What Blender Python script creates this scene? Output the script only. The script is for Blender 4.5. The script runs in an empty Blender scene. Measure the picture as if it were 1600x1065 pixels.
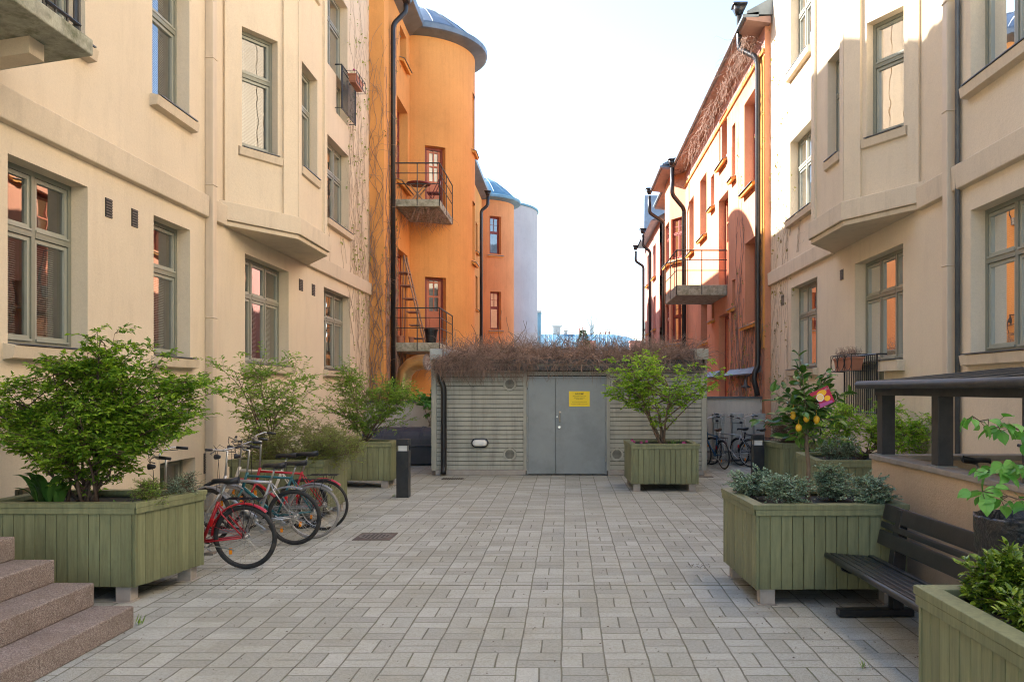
import bpy, math, random
from mathutils import Vector, Matrix
R=math.radians
sc=bpy.context.scene
C=sc.collection
# ------------------------------------------------------------------ camera, world, sun
F=1255.0; CX=886.0; CY=608.0; H=1.86          # focal length in px of the 1600 px wide picture, vanishing point, eye height
cam=bpy.data.cameras.new('camera'); cam.sensor_width=36; cam.lens=36*F/1600
cam.shift_x=(800-CX)/1600; cam.shift_y=(CY-532.5)/1600; cam.clip_start=0.05; cam.clip_end=2000
co=bpy.data.objects.new('camera',cam); C.objects.link(co); co.location=(0,0,H); co.rotation_euler=(R(90),0,0); sc.camera=co
SUN_EL=36.5; SUN_AZ=-66.0      # azimuth clockwise from +Y
w=bpy.data.worlds.new('World'); sc.world=w; w.use_nodes=True
nt=w.node_tree; sk=nt.nodes.new('ShaderNodeTexSky'); sk.sky_type='NISHITA'; sk.sun_disc=False
sk.sun_elevation=R(SUN_EL); sk.sun_rotation=R(SUN_AZ); sk.air_density=1.0; sk.dust_density=0.6; sk.ozone_density=0.7
nt.links.new(sk.outputs[0],nt.nodes['Background'].inputs[0]); nt.nodes['Background'].inputs[1].default_value=0.10
sl=bpy.data.lights.new('sun','SUN'); sl.energy=4.6; sl.angle=R(0.5); sl.color=(1,.95,.88)
so=bpy.data.objects.new('sun',sl); C.objects.link(so)
sd=Vector((math.sin(R(SUN_AZ))*math.cos(R(SUN_EL)),math.cos(R(SUN_AZ))*math.cos(R(SUN_EL)),math.sin(R(SUN_EL))))
so.rotation_euler=sd.to_track_quat('Z','Y').to_euler()
sc.view_settings.view_transform='Standard'; sc.view_settings.look='None'; sc.view_settings.gamma=1
sc.view_settings.exposure=2.5
sc.cycles.use_denoising=True; sc.cycles.max_bounces=8; sc.cycles.diffuse_bounces=5; sc.cycles.glossy_bounces=4
sc.cycles.transparent_max_bounces=12; sc.cycles.sample_clamp_indirect=6; sc.cycles.use_adaptive_sampling=True; sc.cycles.adaptive_threshold=0.012; sc.cycles.filter_width=1.1
# ------------------------------------------------------------------ materials
def newmat(name):
    m=bpy.data.materials.new(name); m.use_nodes=True
    nt=m.node_tree; return m,nt,nt.nodes['Principled BSDF'],nt.nodes['Material Output']
def N(nt,t,**k):
    n=nt.nodes.new(t)
    for a,b in k.items(): setattr(n,a,b)
    return n
def L(nt,a,b): nt.links.new(a,b)
def rgb(c): return (c[0],c[1],c[2],1)
def math_(nt,op,a,b=None,c=None):
    n=N(nt,'ShaderNodeMath',operation=op)
    for i,x in enumerate((a,b,c)):
        if x is None: continue
        if isinstance(x,(int,float)): n.inputs[i].default_value=x
        else: L(nt,x,n.inputs[i])
    return n.outputs[0]
def noise(nt,vec,scale,detail=4,rough=.6):
    n=N(nt,'ShaderNodeTexNoise'); n.inputs['Scale'].default_value=scale; n.inputs['Detail'].default_value=detail; n.inputs['Roughness'].default_value=rough
    if vec is not None: L(nt,vec,n.inputs['Vector'])
    return n.outputs['Fac']
def ramp(nt,fac,stops):
    n=N(nt,'ShaderNodeValToRGB'); e=n.color_ramp.elements
    e[0].position,e[0].color=stops[0][0],rgb(stops[0][1]); e[1].position,e[1].color=stops[-1][0],rgb(stops[-1][1])
    for p,c in stops[1:-1]:
        q=e.new(p); q.color=rgb(c)
    L(nt,fac,n.inputs[0]); return n.outputs[0]
def mixc(nt,fac,a,b,mode='MIX'):
    n=N(nt,'ShaderNodeMix',data_type='RGBA',blend_type=mode)
    if isinstance(fac,(int,float)): n.inputs[0].default_value=fac
    else: L(nt,fac,n.inputs[0])
    for i,x in ((6,a),(7,b)):
        if isinstance(x,tuple): n.inputs[i].default_value=rgb(x)
        else: L(nt,x,n.inputs[i])
    return n.outputs[2]
def bump(nt,b,h,strength,dist=.01,prev=None):
    n=N(nt,'ShaderNodeBump'); n.inputs['Strength'].default_value=strength; n.inputs['Distance'].default_value=dist
    L(nt,h,n.inputs['Height'])
    if prev is not None: L(nt,prev,n.inputs['Normal'])
    if b is not None: L(nt,n.outputs[0],b.inputs['Normal'])
    return n.outputs[0]
def wpos(nt): return N(nt,'ShaderNodeNewGeometry').outputs['Position']
def mapping(nt,vec,scale):
    n=N(nt,'ShaderNodeMapping'); n.inputs['Scale'].default_value=scale; L(nt,vec,n.inputs['Vector']); return n.outputs[0]
def surf(name,col,rough=.6,var=.12,scale=3,fine=60,bstr=.15,metal=0,dirt=None,dirtamt=.3,streak=False,spec=None,bdist=.004):
    """generic weathered surface: blotchy tone variation, optional dirt with a shape of its own, fine bump"""
    m,nt,b,o=newmat(name); p=N(nt,'ShaderNodeTexCoord').outputs['Object']
    a=noise(nt,p,scale,5,.62)
    lo=tuple(x*(1-var) for x in col); hi=tuple(min(1,x*(1+var)) for x in col)
    c=ramp(nt,a,[(.3,lo),(.7,hi)])
    if dirt:
        q=mapping(nt,p,(6,6,.5) if streak else (1,1,1))
        d=noise(nt,q,.9 if streak else scale*.6,6,.7)
        f=ramp(nt,d,[(.48,(0,0,0)),(.72,(dirtamt,)*3)])
        c=mixc(nt,f,c,dirt)
    L(nt,c,b.inputs['Base Color']); b.inputs['Roughness'].default_value=rough; b.inputs['Metallic'].default_value=metal
    if spec is not None: b.inputs['Specular IOR Level'].default_value=spec
    f=noise(nt,p,fine,3,.6); bump(nt,b,f,bstr,bdist)
    return m
M={}
CREAM=(.745,.62,.455)
def stucco(name,col,var=.05,dirt=(.3,.22,.15),amt=.22,grain=1.0):
    m,nt,b,o=newmat(name); p=wpos(nt)
    big=noise(nt,p,.45,5,.6); mid=noise(nt,p,3.1,6,.7)
    c=ramp(nt,big,[(.32,tuple(x*(1-var) for x in col)),(.68,tuple(min(1,x*(1+var)) for x in col))])
    c=mixc(nt,ramp(nt,mid,[(.55,(0,0,0)),(.8,(amt,)*3)]),c,tuple(x*.72 for x in col))
    st=noise(nt,mapping(nt,p,(3.2,3.2,.5)),1.0,7,.75)
    c=mixc(nt,ramp(nt,st,[(.50,(0,0,0)),(.80,(amt*.95,)*3)]),c,dirt)
    fn=noise(nt,p,110,2,.6); fm=noise(nt,p,22,5,.7)
    g2=noise(nt,p,34,4,.8); c=mixc(nt,.12,c,ramp(nt,g2,[(.32,(.45,.43,.40)),(.6,(1,1,1))]),'MULTIPLY')
    c=mixc(nt,.14,c,ramp(nt,fn,[(.3,(.35,.35,.35)),(.7,(1,1,1))]),'MULTIPLY')
    L(nt,c,b.inputs['Base Color']); b.inputs['Roughness'].default_value=.92; b.inputs['Specular IOR Level'].default_value=.2
    n1=bump(nt,None,fm,.35*grain,.012); bump(nt,b,fn,.35*grain,.004,n1)
    return m
M['cream']=stucco('cream_stucco',CREAM)
M['cream2']=stucco('cream_stucco_band',(.69,.575,.425),.07,(.25,.19,.13),.4)
M['orange']=stucco('orange_stucco',(.76,.36,.115),.09,(.48,.20,.06),.4,1.2)
M['orange3']=stucco('deep_orange_stucco',(.72,.31,.125),.10,(.42,.15,.06),.4,1.4)
M['orange2']=stucco('orange_red_stucco',(.62,.285,.165),.13,(.38,.15,.09),.6,2.0)
M['pink']=stucco('pink_red_stucco',(.50,.25,.20),.10,(.3,.13,.1),.4,2.2)
M['ochre']=stucco('ochre_trim',(.72,.34,.09),.1)
M['lilac']=stucco('lilac_grey_stucco',(.42,.39,.395),.07,(.3,.28,.3),.4)
M['soffit']=surf('brown_grey_soffit',(.27,.17,.14),.85,.15,3,40,.3)
M['garden']=stucco('grey_beige_render',(.62,.57,.49),.08,(.25,.22,.18),.4)
M['shelterwall']=stucco('shelter_render',(.56,.415,.28),.06,(.3,.22,.14),.3,1.6)
M['wframe']=surf('grey_green_window_paint',(.235,.238,.185),.42,.06,4,40,.05)
M['sashlight']=surf('pale_grey_sash_paint',(.33,.335,.275),.4,.05,4,40,.05)
M['redframe']=surf('red_brown_window_paint',(.24,.045,.03),.45,.15,5,40,.1)
M['reddoor']=surf('faded_red_door_paint',(.50,.15,.07),.5,.1,5,40,.1)
M['blind']=surf('white_blind',(.84,.86,.86),.5,.03,3,20,.02)
M['curtain']=surf('white_curtain',(.62,.62,.6),.9,.1,2,8,.3)
M['room']=surf('dim_room',(.30,.285,.27),.9,.3,1.5,10,.1)
M['flash']=surf('dark_zinc_flashing',(.12,.13,.14),.45,.2,4,30,.1,metal=.4)
M['zinc']=surf('blue_grey_sheet_roof',(.13,.165,.20),.42,.2,2.2,20,.15,metal=.35,dirt=(.3,.3,.29),dirtamt=.35)
M['teal']=surf('blue_green_sheet_roof',(.10,.22,.30),.5,.2,2.0,20,.15,metal=.2,dirt=(.3,.36,.38),dirtamt=.4)
M['black']=surf('black_painted_metal',(.018,.019,.021),.38,.25,6,60,.12,dirt=(.09,.08,.07),dirtamt=.25)
M['blackrough']=surf('rough_dark_metal',(.045,.042,.04),.55,.25,8,80,.2,dirt=(.12,.10,.08),dirtamt=.35)
M['pipe']=surf('black_downpipe',(.028,.027,.028),.32,.2,5,50,.1,metal=.3)
M['creampipe']=surf('cream_downpipe_paint',(.62,.50,.36),.5,.05,3,40,.05,dirt=(.35,.28,.2),dirtamt=.3,streak=True)
M['concrete']=surf('weathered_concrete',(.34,.31,.27),.9,.18,5,50,.4,dirt=(.11,.115,.07),dirtamt=.75,bdist=.01)
M['concrete2']=surf('plain_concrete',(.37,.33,.29),.9,.12,5,50,.4,dirt=(.2,.18,.14),dirtamt=.5)
M['moss']=surf('mossy_concrete_edge',(.36,.35,.27),.95,.3,9,60,.6,dirt=(.09,.10,.045),dirtamt=.9,bdist=.012)
M['shed']=surf('grey_green_board',(.39,.38,.315),.62,.10,3,60,.2,dirt=(.12,.11,.085),dirtamt=.45,streak=True)
M['gap']=surf('dark_gap',(.02,.02,.016),.9,.2,3,20,.1)
M['steel']=surf('grey_door_paint',(.25,.27,.268),.42,.08,2,50,.08,dirt=(.16,.165,.15),dirtamt=.6)
M['chrome']=surf('bright_steel',(.62,.62,.62),.22,.06,5,40,.05,metal=1)
M['galv']=surf('galvanised_steel',(.36,.37,.36),.45,.2,9,40,.15,metal=.6)
M['brass']=surf('yellowed_duct_metal',(.62,.45,.20),.32,.15,3,14,.25,metal=.75,dirt=(.3,.16,.07),dirtamt=.5)
M['white']=surf('milky_plastic',(.75,.74,.70),.4,.03,4,30,.05)
M['grille']=surf('brown_grille',(.10,.08,.065),.6,.2,6,40,.1)
M['soil']=surf('dark_soil',(.045,.032,.022),1,.4,25,90,1.0,bdist=.03,dirt=(.12,.085,.055),dirtamt=.6)
M['terra']=surf('terracotta_plastic',(.42,.165,.09),.6,.12,6,40,.1)
M['tarp']=surf('dark_slate_plastic',(.05,.056,.068),.45,.15,3,30,.1)
def plankmat():
    m,nt,b,o=newmat('olive_green_planks'); p=N(nt,'ShaderNodeTexCoord').outputs['Object']
    isl=N(nt,'ShaderNodeNewGeometry').outputs['Random Per Island']
    g=noise(nt,mapping(nt,p,(9,9,.9)),3,6,.7)
    col=(.232,.242,.125)
    c=ramp(nt,g,[(.3,tuple(x*.74 for x in col)),(.7,tuple(x*1.2 for x in col))])
    c=mixc(nt,.34,c,ramp(nt,isl,[(0,(.35,.36,.33)),(1,(1,1,1))]),'MULTIPLY')
    d=noise(nt,p,4.5,7,.75); c=mixc(nt,ramp(nt,d,[(.55,(0,0,0)),(.75,(.45,)*3)]),c,(.12,.12,.06))
    s=N(nt,'ShaderNodeSeparateXYZ'); L(nt,wpos(nt),s.inputs[0])
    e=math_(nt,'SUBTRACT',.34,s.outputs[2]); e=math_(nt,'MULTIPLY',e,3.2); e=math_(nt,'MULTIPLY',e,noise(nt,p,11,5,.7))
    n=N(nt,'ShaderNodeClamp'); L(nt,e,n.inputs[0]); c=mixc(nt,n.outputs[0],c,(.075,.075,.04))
    L(nt,c,b.inputs['Base Color']); b.inputs['Roughness'].default_value=.5; b.inputs['Specular IOR Level'].default_value=.35
    bump(nt,b,g,.3,.004); return m
M['plank']=plankmat()
def granite():
    m,nt,b,o=newmat('red_granite'); p=wpos(nt)
    v=N(nt,'ShaderNodeTexVoronoi'); v.inputs['Scale'].default_value=170; L(nt,p,v.inputs['Vector'])
    s=N(nt,'ShaderNodeSeparateColor'); L(nt,v.outputs['Color'],s.inputs[0])
    c=ramp(nt,s.outputs[0],[(0,(.10,.08,.07)),(.35,(.22,.165,.14)),(.7,(.29,.225,.195)),(1,(.40,.35,.31))])
    big=noise(nt,p,2.4,6,.7); c=mixc(nt,ramp(nt,big,[(.42,(0,0,0)),(.72,(.6,)*3)]),c,(.13,.095,.07))
    g=N(nt,'ShaderNodeSeparateXYZ'); L(nt,N(nt,'ShaderNodeNewGeometry').outputs['Normal'],g.inputs[0])
    L(nt,c,b.inputs['Base Color']); b.inputs['Roughness'].default_value=.75
    f=noise(nt,p,45,6,.75); f2=noise(nt,p,8,4,.6); n1=bump(nt,None,f2,.4,.03); bump(nt,b,f,.55,.008,n1); return m
M['granite']=granite()
def glass():
    m,nt,b,o=newmat('window_glass'); nt.nodes.remove(b)
    t=N(nt,'ShaderNodeBsdfTransparent'); t.inputs[0].default_value=(.80,.84,.82,1)
    g=N(nt,'ShaderNodeBsdfGlossy'); g.inputs['Roughness'].default_value=.0; g.inputs['Color'].default_value=(.97,.98,1,1)
    f=N(nt,'ShaderNodeFresnel'); f.inputs[0].default_value=1.5
    k=math_(nt,'MULTIPLY',f.outputs[0],1.9); k=math_(nt,'ADD',k,.08); k=math_(nt,'MINIMUM',k,.9)
    p=wpos(nt); h=noise(nt,p,1.6,2,.5); bm=N(nt,'ShaderNodeBump'); bm.inputs['Strength'].default_value=.10; bm.inputs['Distance'].default_value=.02; L(nt,h,bm.inputs['Height']); L(nt,bm.outputs[0],g.inputs['Normal'])
    x=N(nt,'ShaderNodeMixShader'); L(nt,k,x.inputs[0]); L(nt,t.outputs[0],x.inputs[1]); L(nt,g.outputs[0],x.inputs[2]); L(nt,x.outputs[0],o.inputs[0]); return m
M['glass']=glass()
def leafmat(name,c1,c2,trans=.35,rough=.5):
    m,nt,b,o=newmat(name); r=N(nt,'ShaderNodeNewGeometry').outputs['Random Per Island']
    c=ramp(nt,r,[(0,c1),(.55,tuple((a+d)/2 for a,d in zip(c1,c2))),(1,c2)])
    L(nt,c,b.inputs['Base Color']); b.inputs['Roughness'].default_value=rough; b.inputs['Specular IOR Level'].default_value=.4
    t=N(nt,'ShaderNodeBsdfTranslucent'); L(nt,mixc(nt,.5,c,(.9,1,.35),'MULTIPLY'),t.inputs[0])
    x=N(nt,'ShaderNodeMixShader'); x.inputs[0].default_value=trans; L(nt,b.outputs[0],x.inputs[1]); L(nt,t.outputs[0],x.inputs[2]); L(nt,x.outputs[0],o.inputs[0]); return m
M['leaf_big']=leafmat('bush_leaf',(.08,.19,.014),(.37,.54,.045),.44)
M['leaf_light']=leafmat('spring_leaf',(.20,.38,.03),(.48,.66,.08),.5)
M['leaf_mid']=leafmat('mid_leaf',(.14,.29,.03),(.38,.54,.08),.46)
M['leaf_fine']=leafmat('fine_leaf',(.20,.27,.05),(.42,.48,.12),.42)
M['leaf_grey']=leafmat('grey_green_leaf',(.16,.26,.16),(.40,.50,.36),.25)
M['leaf_lemon']=leafmat('glossy_dark_leaf',(.03,.085,.015),(.12,.23,.035),.2,.28)
M['leaf_hedge']=leafmat('yellow_green_glossy_leaf',(.05,.11,.012),(.30,.40,.04),.2,.25)
M['leaf_lime']=leafmat('broad_bright_leaf',(.09,.28,.04),(.22,.48,.10),.35,.4)
M['leaf_strap']=leafmat('strap_leaf',(.05,.13,.02),(.10,.22,.04),.3,.4)
M['leaf_heather']=leafmat('heather_sprig',(.10,.05,.035),(.25,.13,.09),.1,.8)
M['leaf_dry']=leafmat('dry_leaf',(.22,.16,.05),(.36,.34,.10),.2,.8)
M['petal']=leafmat('pink_petal',(.45,.05,.15),(.60,.15,.35),.2,.6)
M['bark']=surf('brown_bark',(.12,.075,.048),.9,.3,12,90,.6,bdist=.006)
M['bark2']=surf('grey_brown_bark',(.19,.13,.085),.9,.25,12,90,.5,bdist=.005)
M['vine']=surf('dry_vine_bark',(.26,.175,.135),.95,.4,3,90,.3)
M['vinegrey']=surf('grey_vine_bark',(.38,.29,.21),.95,.35,3,90,.3)
def dirtband(m,h0=.9,col=(.22,.17,.12),amt=.55):
    nt=m.node_tree; b=nt.nodes['Principled BSDF']; src=b.inputs['Base Color'].links[0].from_socket
    s=N(nt,'ShaderNodeSeparateXYZ'); p=wpos(nt); L(nt,p,s.inputs[0]); n=noise(nt,p,2.6,6,.75)
    e=math_(nt,'SUBTRACT',math_(nt,'MULTIPLY',n,h0),s.outputs[2]); e=math_(nt,'MULTIPLY',e,2.2); c=N(nt,'ShaderNodeClamp'); L(nt,e,c.inputs[0]); e=math_(nt,'MULTIPLY',c.outputs[0],amt)
    L(nt,mixc(nt,e,src,col),b.inputs['Base Color'])
dirtband(M['cream']); dirtband(M['shelterwall'],.7); dirtband(M['garden'],.8,(.15,.14,.11))
def ground():
    m,nt,b,o=newmat('concrete_pavers'); p=wpos(nt)
    wob=N(nt,'ShaderNodeTexNoise'); wob.inputs['Scale'].default_value=1.7; L(nt,p,wob.inputs['Vector'])
    wv=N(nt,'ShaderNodeVectorMath',operation='MULTIPLY_ADD'); L(nt,wob.outputs['Color'],wv.inputs[0]); wv.inputs[1].default_value=(.030,.030,0); L(nt,p,wv.inputs[2])
    s=N(nt,'ShaderNodeSeparateXYZ'); L(nt,wv.outputs[0],s.inputs[0])
    W=.2985
    u=math_(nt,'DIVIDE',math_(nt,'ADD',s.outputs[0],.012+.011),W); v=math_(nt,'DIVIDE',math_(nt,'SUBTRACT',s.outputs[1],.02),W)
    cu=math_(nt,'FLOOR',u); cv=math_(nt,'FLOOR',v)
    fu=math_(nt,'SUBTRACT',u,cu); fv=math_(nt,'SUBTRACT',v,cv)
    par=math_(nt,'FLOORED_MODULO',math_(nt,'ADD',cu,cv),2)     # 0 / 1
    # beyond 11.4 m every cell is laid across
    far=math_(nt,'GREATER_THAN',s.outputs[1],11.45); par=math_(nt,'MAXIMUM',par,far)
    cell=N(nt,'ShaderNodeCombineXYZ'); L(nt,cu,cell.inputs[0]); L(nt,cv,cell.inputs[1])
    wn=N(nt,'ShaderNodeTexWhiteNoise',noise_dimensions='2D'); L(nt,cell.outputs[0],wn.inputs['Vector'])
    # some columns hold whole square slabs in place of pairs
    edge=math_(nt,'GREATER_THAN',math_(nt,'ABSOLUTE',math_(nt,'SUBTRACT',s.outputs[0],-.1)),1.9)
    near=math_(nt,'LESS_THAN',s.outputs[1],7.6)
    whole=math_(nt,'MULTIPLY',math_(nt,'MULTIPLY',edge,near),math_(nt,'GREATER_THAN',wn.outputs['Value'],.62))
    # distance to the joints, in metres
    def dj(f): return math_(nt,'MULTIPLY',math_(nt,'MINIMUM',f,math_(nt,'SUBTRACT',1,f)),W)
    du=dj(fu); dv=dj(fv)
    mu=math_(nt,'ADD',math_(nt,'MULTIPLY',math_(nt,'ABSOLUTE',math_(nt,'SUBTRACT',fu,.5)),W),math_(nt,'MULTIPLY',math_(nt,'MAXIMUM',par,whole),9))
    mv=math_(nt,'ADD',math_(nt,'MULTIPLY',math_(nt,'ABSOLUTE',math_(nt,'SUBTRACT',fv,.5)),W),math_(nt,'MULTIPLY',math_(nt,'MAXIMUM',math_(nt,'SUBTRACT',1,par),whole),9))
    d=math_(nt,'MINIMUM',math_(nt,'MINIMUM',du,dv),math_(nt,'MINIMUM',mu,mv))
    # long straight joint across the yard
    lj=math_(nt,'ABSOLUTE',math_(nt,'SUBTRACT',s.outputs[1],7.645)); lj=math_(nt,'SUBTRACT',lj,.010); d=math_(nt,'MINIMUM',d,lj)
    jw=math_(nt,'ADD',math_(nt,'MULTIPLY',noise(nt,p,14,3,.6),.005),.0005)
    j=N(nt,'ShaderNodeMapRange',interpolation_type='SMOOTHSTEP'); L(nt,d,j.inputs[0]); L(nt,jw,j.inputs[1]); L(nt,math_(nt,'ADD',jw,.0045),j.inputs[2])
    # half-slab id for tone
    idu=math_(nt,'MULTIPLY',math_(nt,'GREATER_THAN',fu,.5),math_(nt,'SUBTRACT',1,par)); idv=math_(nt,'MULTIPLY',math_(nt,'GREATER_THAN',fv,.5),par)
    c2=N(nt,'ShaderNodeCombineXYZ'); L(nt,math_(nt,'ADD',cu,math_(nt,'MULTIPLY',idu,.37)),c2.inputs[0]); L(nt,math_(nt,'ADD',cv,math_(nt,'MULTIPLY',idv,.41)),c2.inputs[1])
    wn2=N(nt,'ShaderNodeTexWhiteNoise',noise_dimensions='2D'); L(nt,c2.outputs[0],wn2.inputs['Vector'])
    base=ramp(nt,wn2.outputs['Value'],[(0,(.39,.39,.35)),(.5,(.46,.46,.415)),(1,(.53,.53,.485))])
    sp=noise(nt,p,120,3,.85); base=mixc(nt,.75,base,ramp(nt,sp,[(.34,(.35,.34,.31)),(.5,(.88,.88,.87)),(.68,(1.0,1.0,1.0))]),'MULTIPLY')
    st=noise(nt,p,1.1,6,.7); base=mixc(nt,ramp(nt,st,[(.42,(0,0,0)),(.70,(.6,)*3)]),base,(.29,.275,.205))
    st2=noise(nt,p,5,6,.75); base=mixc(nt,ramp(nt,st2,[(.55,(0,0,0)),(.8,(.45,)*3)]),base,(.24,.23,.19))
    jc=ramp(nt,noise(nt,p,3.5,5,.7),[(.35,(.13,.12,.09)),(.5,(.21,.20,.16)),(.68,(.15,.155,.085))])
    c=mixc(nt,j.outputs[0],jc,base)
    gr=noise(nt,p,42,3,.9); c=mixc(nt,.5,c,ramp(nt,gr,[(.36,(.55,.54,.50)),(.55,(1,1,1))]),'MULTIPLY')
    L(nt,c,b.inputs['Base Color']); b.inputs['Roughness'].default_value=.85; b.inputs['Specular IOR Level'].default_value=.3
    n1=bump(nt,None,j.outputs[0],.8,.006); n2=bump(nt,None,wn2.outputs['Value'],.12,.004,n1); bump(nt,b,sp,.5,.003,n2)
    return m
M['ground']=ground()
# ------------------------------------------------------------------ mesh helper
class MB:
    def __init__(s): s.v=[]; s.f=[]; s.m=[]; s.mi=0
    def face(s,*pts):
        n=len(s.v); s.v.extend([tuple(p) for p in pts]); s.f.append(tuple(range(n,n+len(pts)))); s.m.append(s.mi)
    def hexa(s,p):     # p: 8 points, bottom 4 (ccw) then top 4
        n=len(s.v); s.v.extend([tuple(q) for q in p])
        for a in ((0,3,2,1),(4,5,6,7),(0,1,5,4),(1,2,6,5),(2,3,7,6),(3,0,4,7)):
            s.f.append(tuple(n+i for i in a)); s.m.append(s.mi)
    def box(s,x0,x1,y0,y1,z0,z1): s.hexa([(x0,y0,z0),(x1,y0,z0),(x1,y1,z0),(x0,y1,z0),(x0,y0,z1),(x1,y0,z1),(x1,y1,z1),(x0,y1,z1)])
    def fbox(s,fr,s0,s1,z0,z1,d0,d1):
        P=fr.pt; s.hexa([P(s0,z0,d0),P(s1,z0,d0),P(s1,z0,d1),P(s0,z0,d1),P(s0,z1,d0),P(s1,z1,d0),P(s1,z1,d1),P(s0,z1,d1)])
    def prism(s,poly,z0,z1,zt=None):
        n=len(poly); b=len(s.v)
        s.v.extend([(x,y,z0) for x,y in poly]); s.v.extend([(x,y,z1) for x,y in poly])
        s.f.append(tuple(b+i for i in reversed(range(n)))); s.m.append(s.mi); s.f.append(tuple(b+n+i for i in range(n))); s.m.append(s.mi)
        for i in range(n):
            j=(i+1)%n; s.f.append((b+i,b+j,b+n+j,b+n+i)); s.m.append(s.mi)
    def tube(s,pts,r,seg=6,cap=True,closed=False):
        pts=[Vector(p) for p in pts]; n=len(pts)
        if n<2: return
        rs=r if isinstance(r,(list,tuple)) else [r]*n
        b=len(s.v); up=None
        for i,p in enumerate(pts):
            if closed: t=pts[(i+1)%n]-pts[i-1]
            else: t=pts[min(i+1,n-1)]-pts[max(i-1,0)]
            if t.length<1e-9: t=Vector((0,0,1))
            t.normalize()
            if up is None:
                up=Vector((0,0,1)) if abs(t.z)<.9 else Vector((1,0,0))
            a=t.cross(up)
            if a.length<1e-6: a=t.cross(Vector((1,.3,.2)))
            a.normalize(); up=a.cross(t)
            for k in range(seg):
                th=2*math.pi*k/seg; q=p+(a*math.cos(th)+up*math.sin(th))*rs[i]; s.v.append(tuple(q))
        m=n if closed else n-1
        for i in range(m):
            i2=(i+1)%n
            for k in range(seg):
                k2=(k+1)%seg; s.f.append((b+i*seg+k,b+i*seg+k2,b+i2*seg+k2,b+i2*seg+k)); s.m.append(s.mi)
        if cap and not closed and seg>2:
            s.f.append(tuple(b+k for k in reversed(range(seg)))); s.m.append(s.mi); s.f.append(tuple(b+(n-1)*seg+k for k in range(seg))); s.m.append(s.mi)
    def lathe(s,prof,c=(0,0,0),axis='z',seg=24,close=False):
        """prof: list of (r,h); axis z or y or x"""
        b=len(s.v); n=len(prof); c=Vector(c)
        for i in range(seg):
            th=2*math.pi*i/seg; ca,sa=math.cos(th),math.sin(th)
            for r,h in prof:
                if axis=='z': q=(r*ca,r*sa,h)
                elif axis=='y': q=(r*ca,h,r*sa)
                else: q=(h,r*ca,r*sa)
                s.v.append(tuple(c+Vector(q)))
        for i in range(seg):
            j=(i+1)%seg
            for k in range(n if close else n-1):
                k2=(k+1)%n; s.f.append((b+i*n+k,b+j*n+k,b+j*n+k2,b+i*n+k2)); s.m.append(s.mi)
    def build(s,name,mat,parent=None,smooth=False,bevel=0,solid=0):
        me=bpy.data.meshes.new(name); me.from_pydata(s.v,[],s.f)
        for x in (mat if isinstance(mat,(list,tuple)) else [mat]): me.materials.append(x)
        if any(s.m): me.polygons.foreach_set('material_index',s.m)
        if smooth: me.polygons.foreach_set('use_smooth',[True]*len(me.polygons))
        me.update(); o=bpy.data.objects.new(name,me); C.objects.link(o)
        if smooth=='auto':
            md=o.modifiers.new('n','EDGE_SPLIT'); md.split_angle=R(35)
        if bevel:
            md=o.modifiers.new('b','BEVEL'); md.width=bevel; md.segments=2; md.limit_method='ANGLE'; md.harden_normals=False
        if parent: attach(o,parent)
        return o
def attach(o,parent):
    o.parent=parent
    if parent.type=='EMPTY': o.matrix_parent_inverse=Matrix.Translation(-parent.location)
def tag(o,label=None,cat=None,group=None,kind=None):
    if label: o['label']=label
    if cat: o['category']=cat
    if group: o['group']=group
    if kind: o['kind']=kind
    return o
def thing(name,loc,label,cat,group=None):
    o=bpy.data.objects.new(name,None); o.empty_display_size=.2; C.objects.link(o); o.location=loc; return tag(o,label,cat,group)
def copy_tree(o,parent=None):
    c=o.copy(); C.objects.link(c)
    if parent: c.parent=parent
    for ch in list(o.children): copy_tree(ch,c)
    return c
# ------------------------------------------------------------------ frames on facades
class Frame:
    def __init__(s,o,u,n): s.o=Vector((o[0],o[1],0)); s.u=Vector((u[0],u[1],0)).normalized(); s.n=Vector((n[0],n[1],0)).normalized()
    def pt(s,a,z,d=0): p=s.o+s.u*a+s.n*d; return Vector((p.x,p.y,z))
    def hit(s,px,py):
        r=Vector(((px-CX)/F,1,(CY-py)/F)); t=s.o.dot(s.n)/Vector((r.x,r.y,0)).dot(s.n)
        p=r*t; return ((Vector((p.x,p.y,0))-s.o).dot(s.u),H+p.z)
    def step(s): return 1e9
class Curve(Frame):
    """frame wrapped round a vertical cylinder; a = angle in radians times radius, counter-clockwise seen from above"""
    def __init__(s,c,r): s.c=Vector((c[0],c[1],0)); s.r=r
    def pt(s,a,z,d=0): th=a/s.r; return Vector((s.c.x+(s.r+d)*math.cos(th),s.c.y+(s.r+d)*math.sin(th),z))
    def hit(s,px,py):
        dx=(px-CX)/F; A=dx*dx+1; B=-2*(dx*s.c.x+s.c.y); D=s.c.x**2+s.c.y**2-s.r**2; q=B*B-4*A*D
        t=(-B-math.sqrt(max(q,0)))/(2*A); x,y=dx*t,t
        return (math.atan2(y-s.c.y,x-s.c.x)*s.r,H+(CY-py)/F*t)
    def step(s): return s.r*.09
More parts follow.
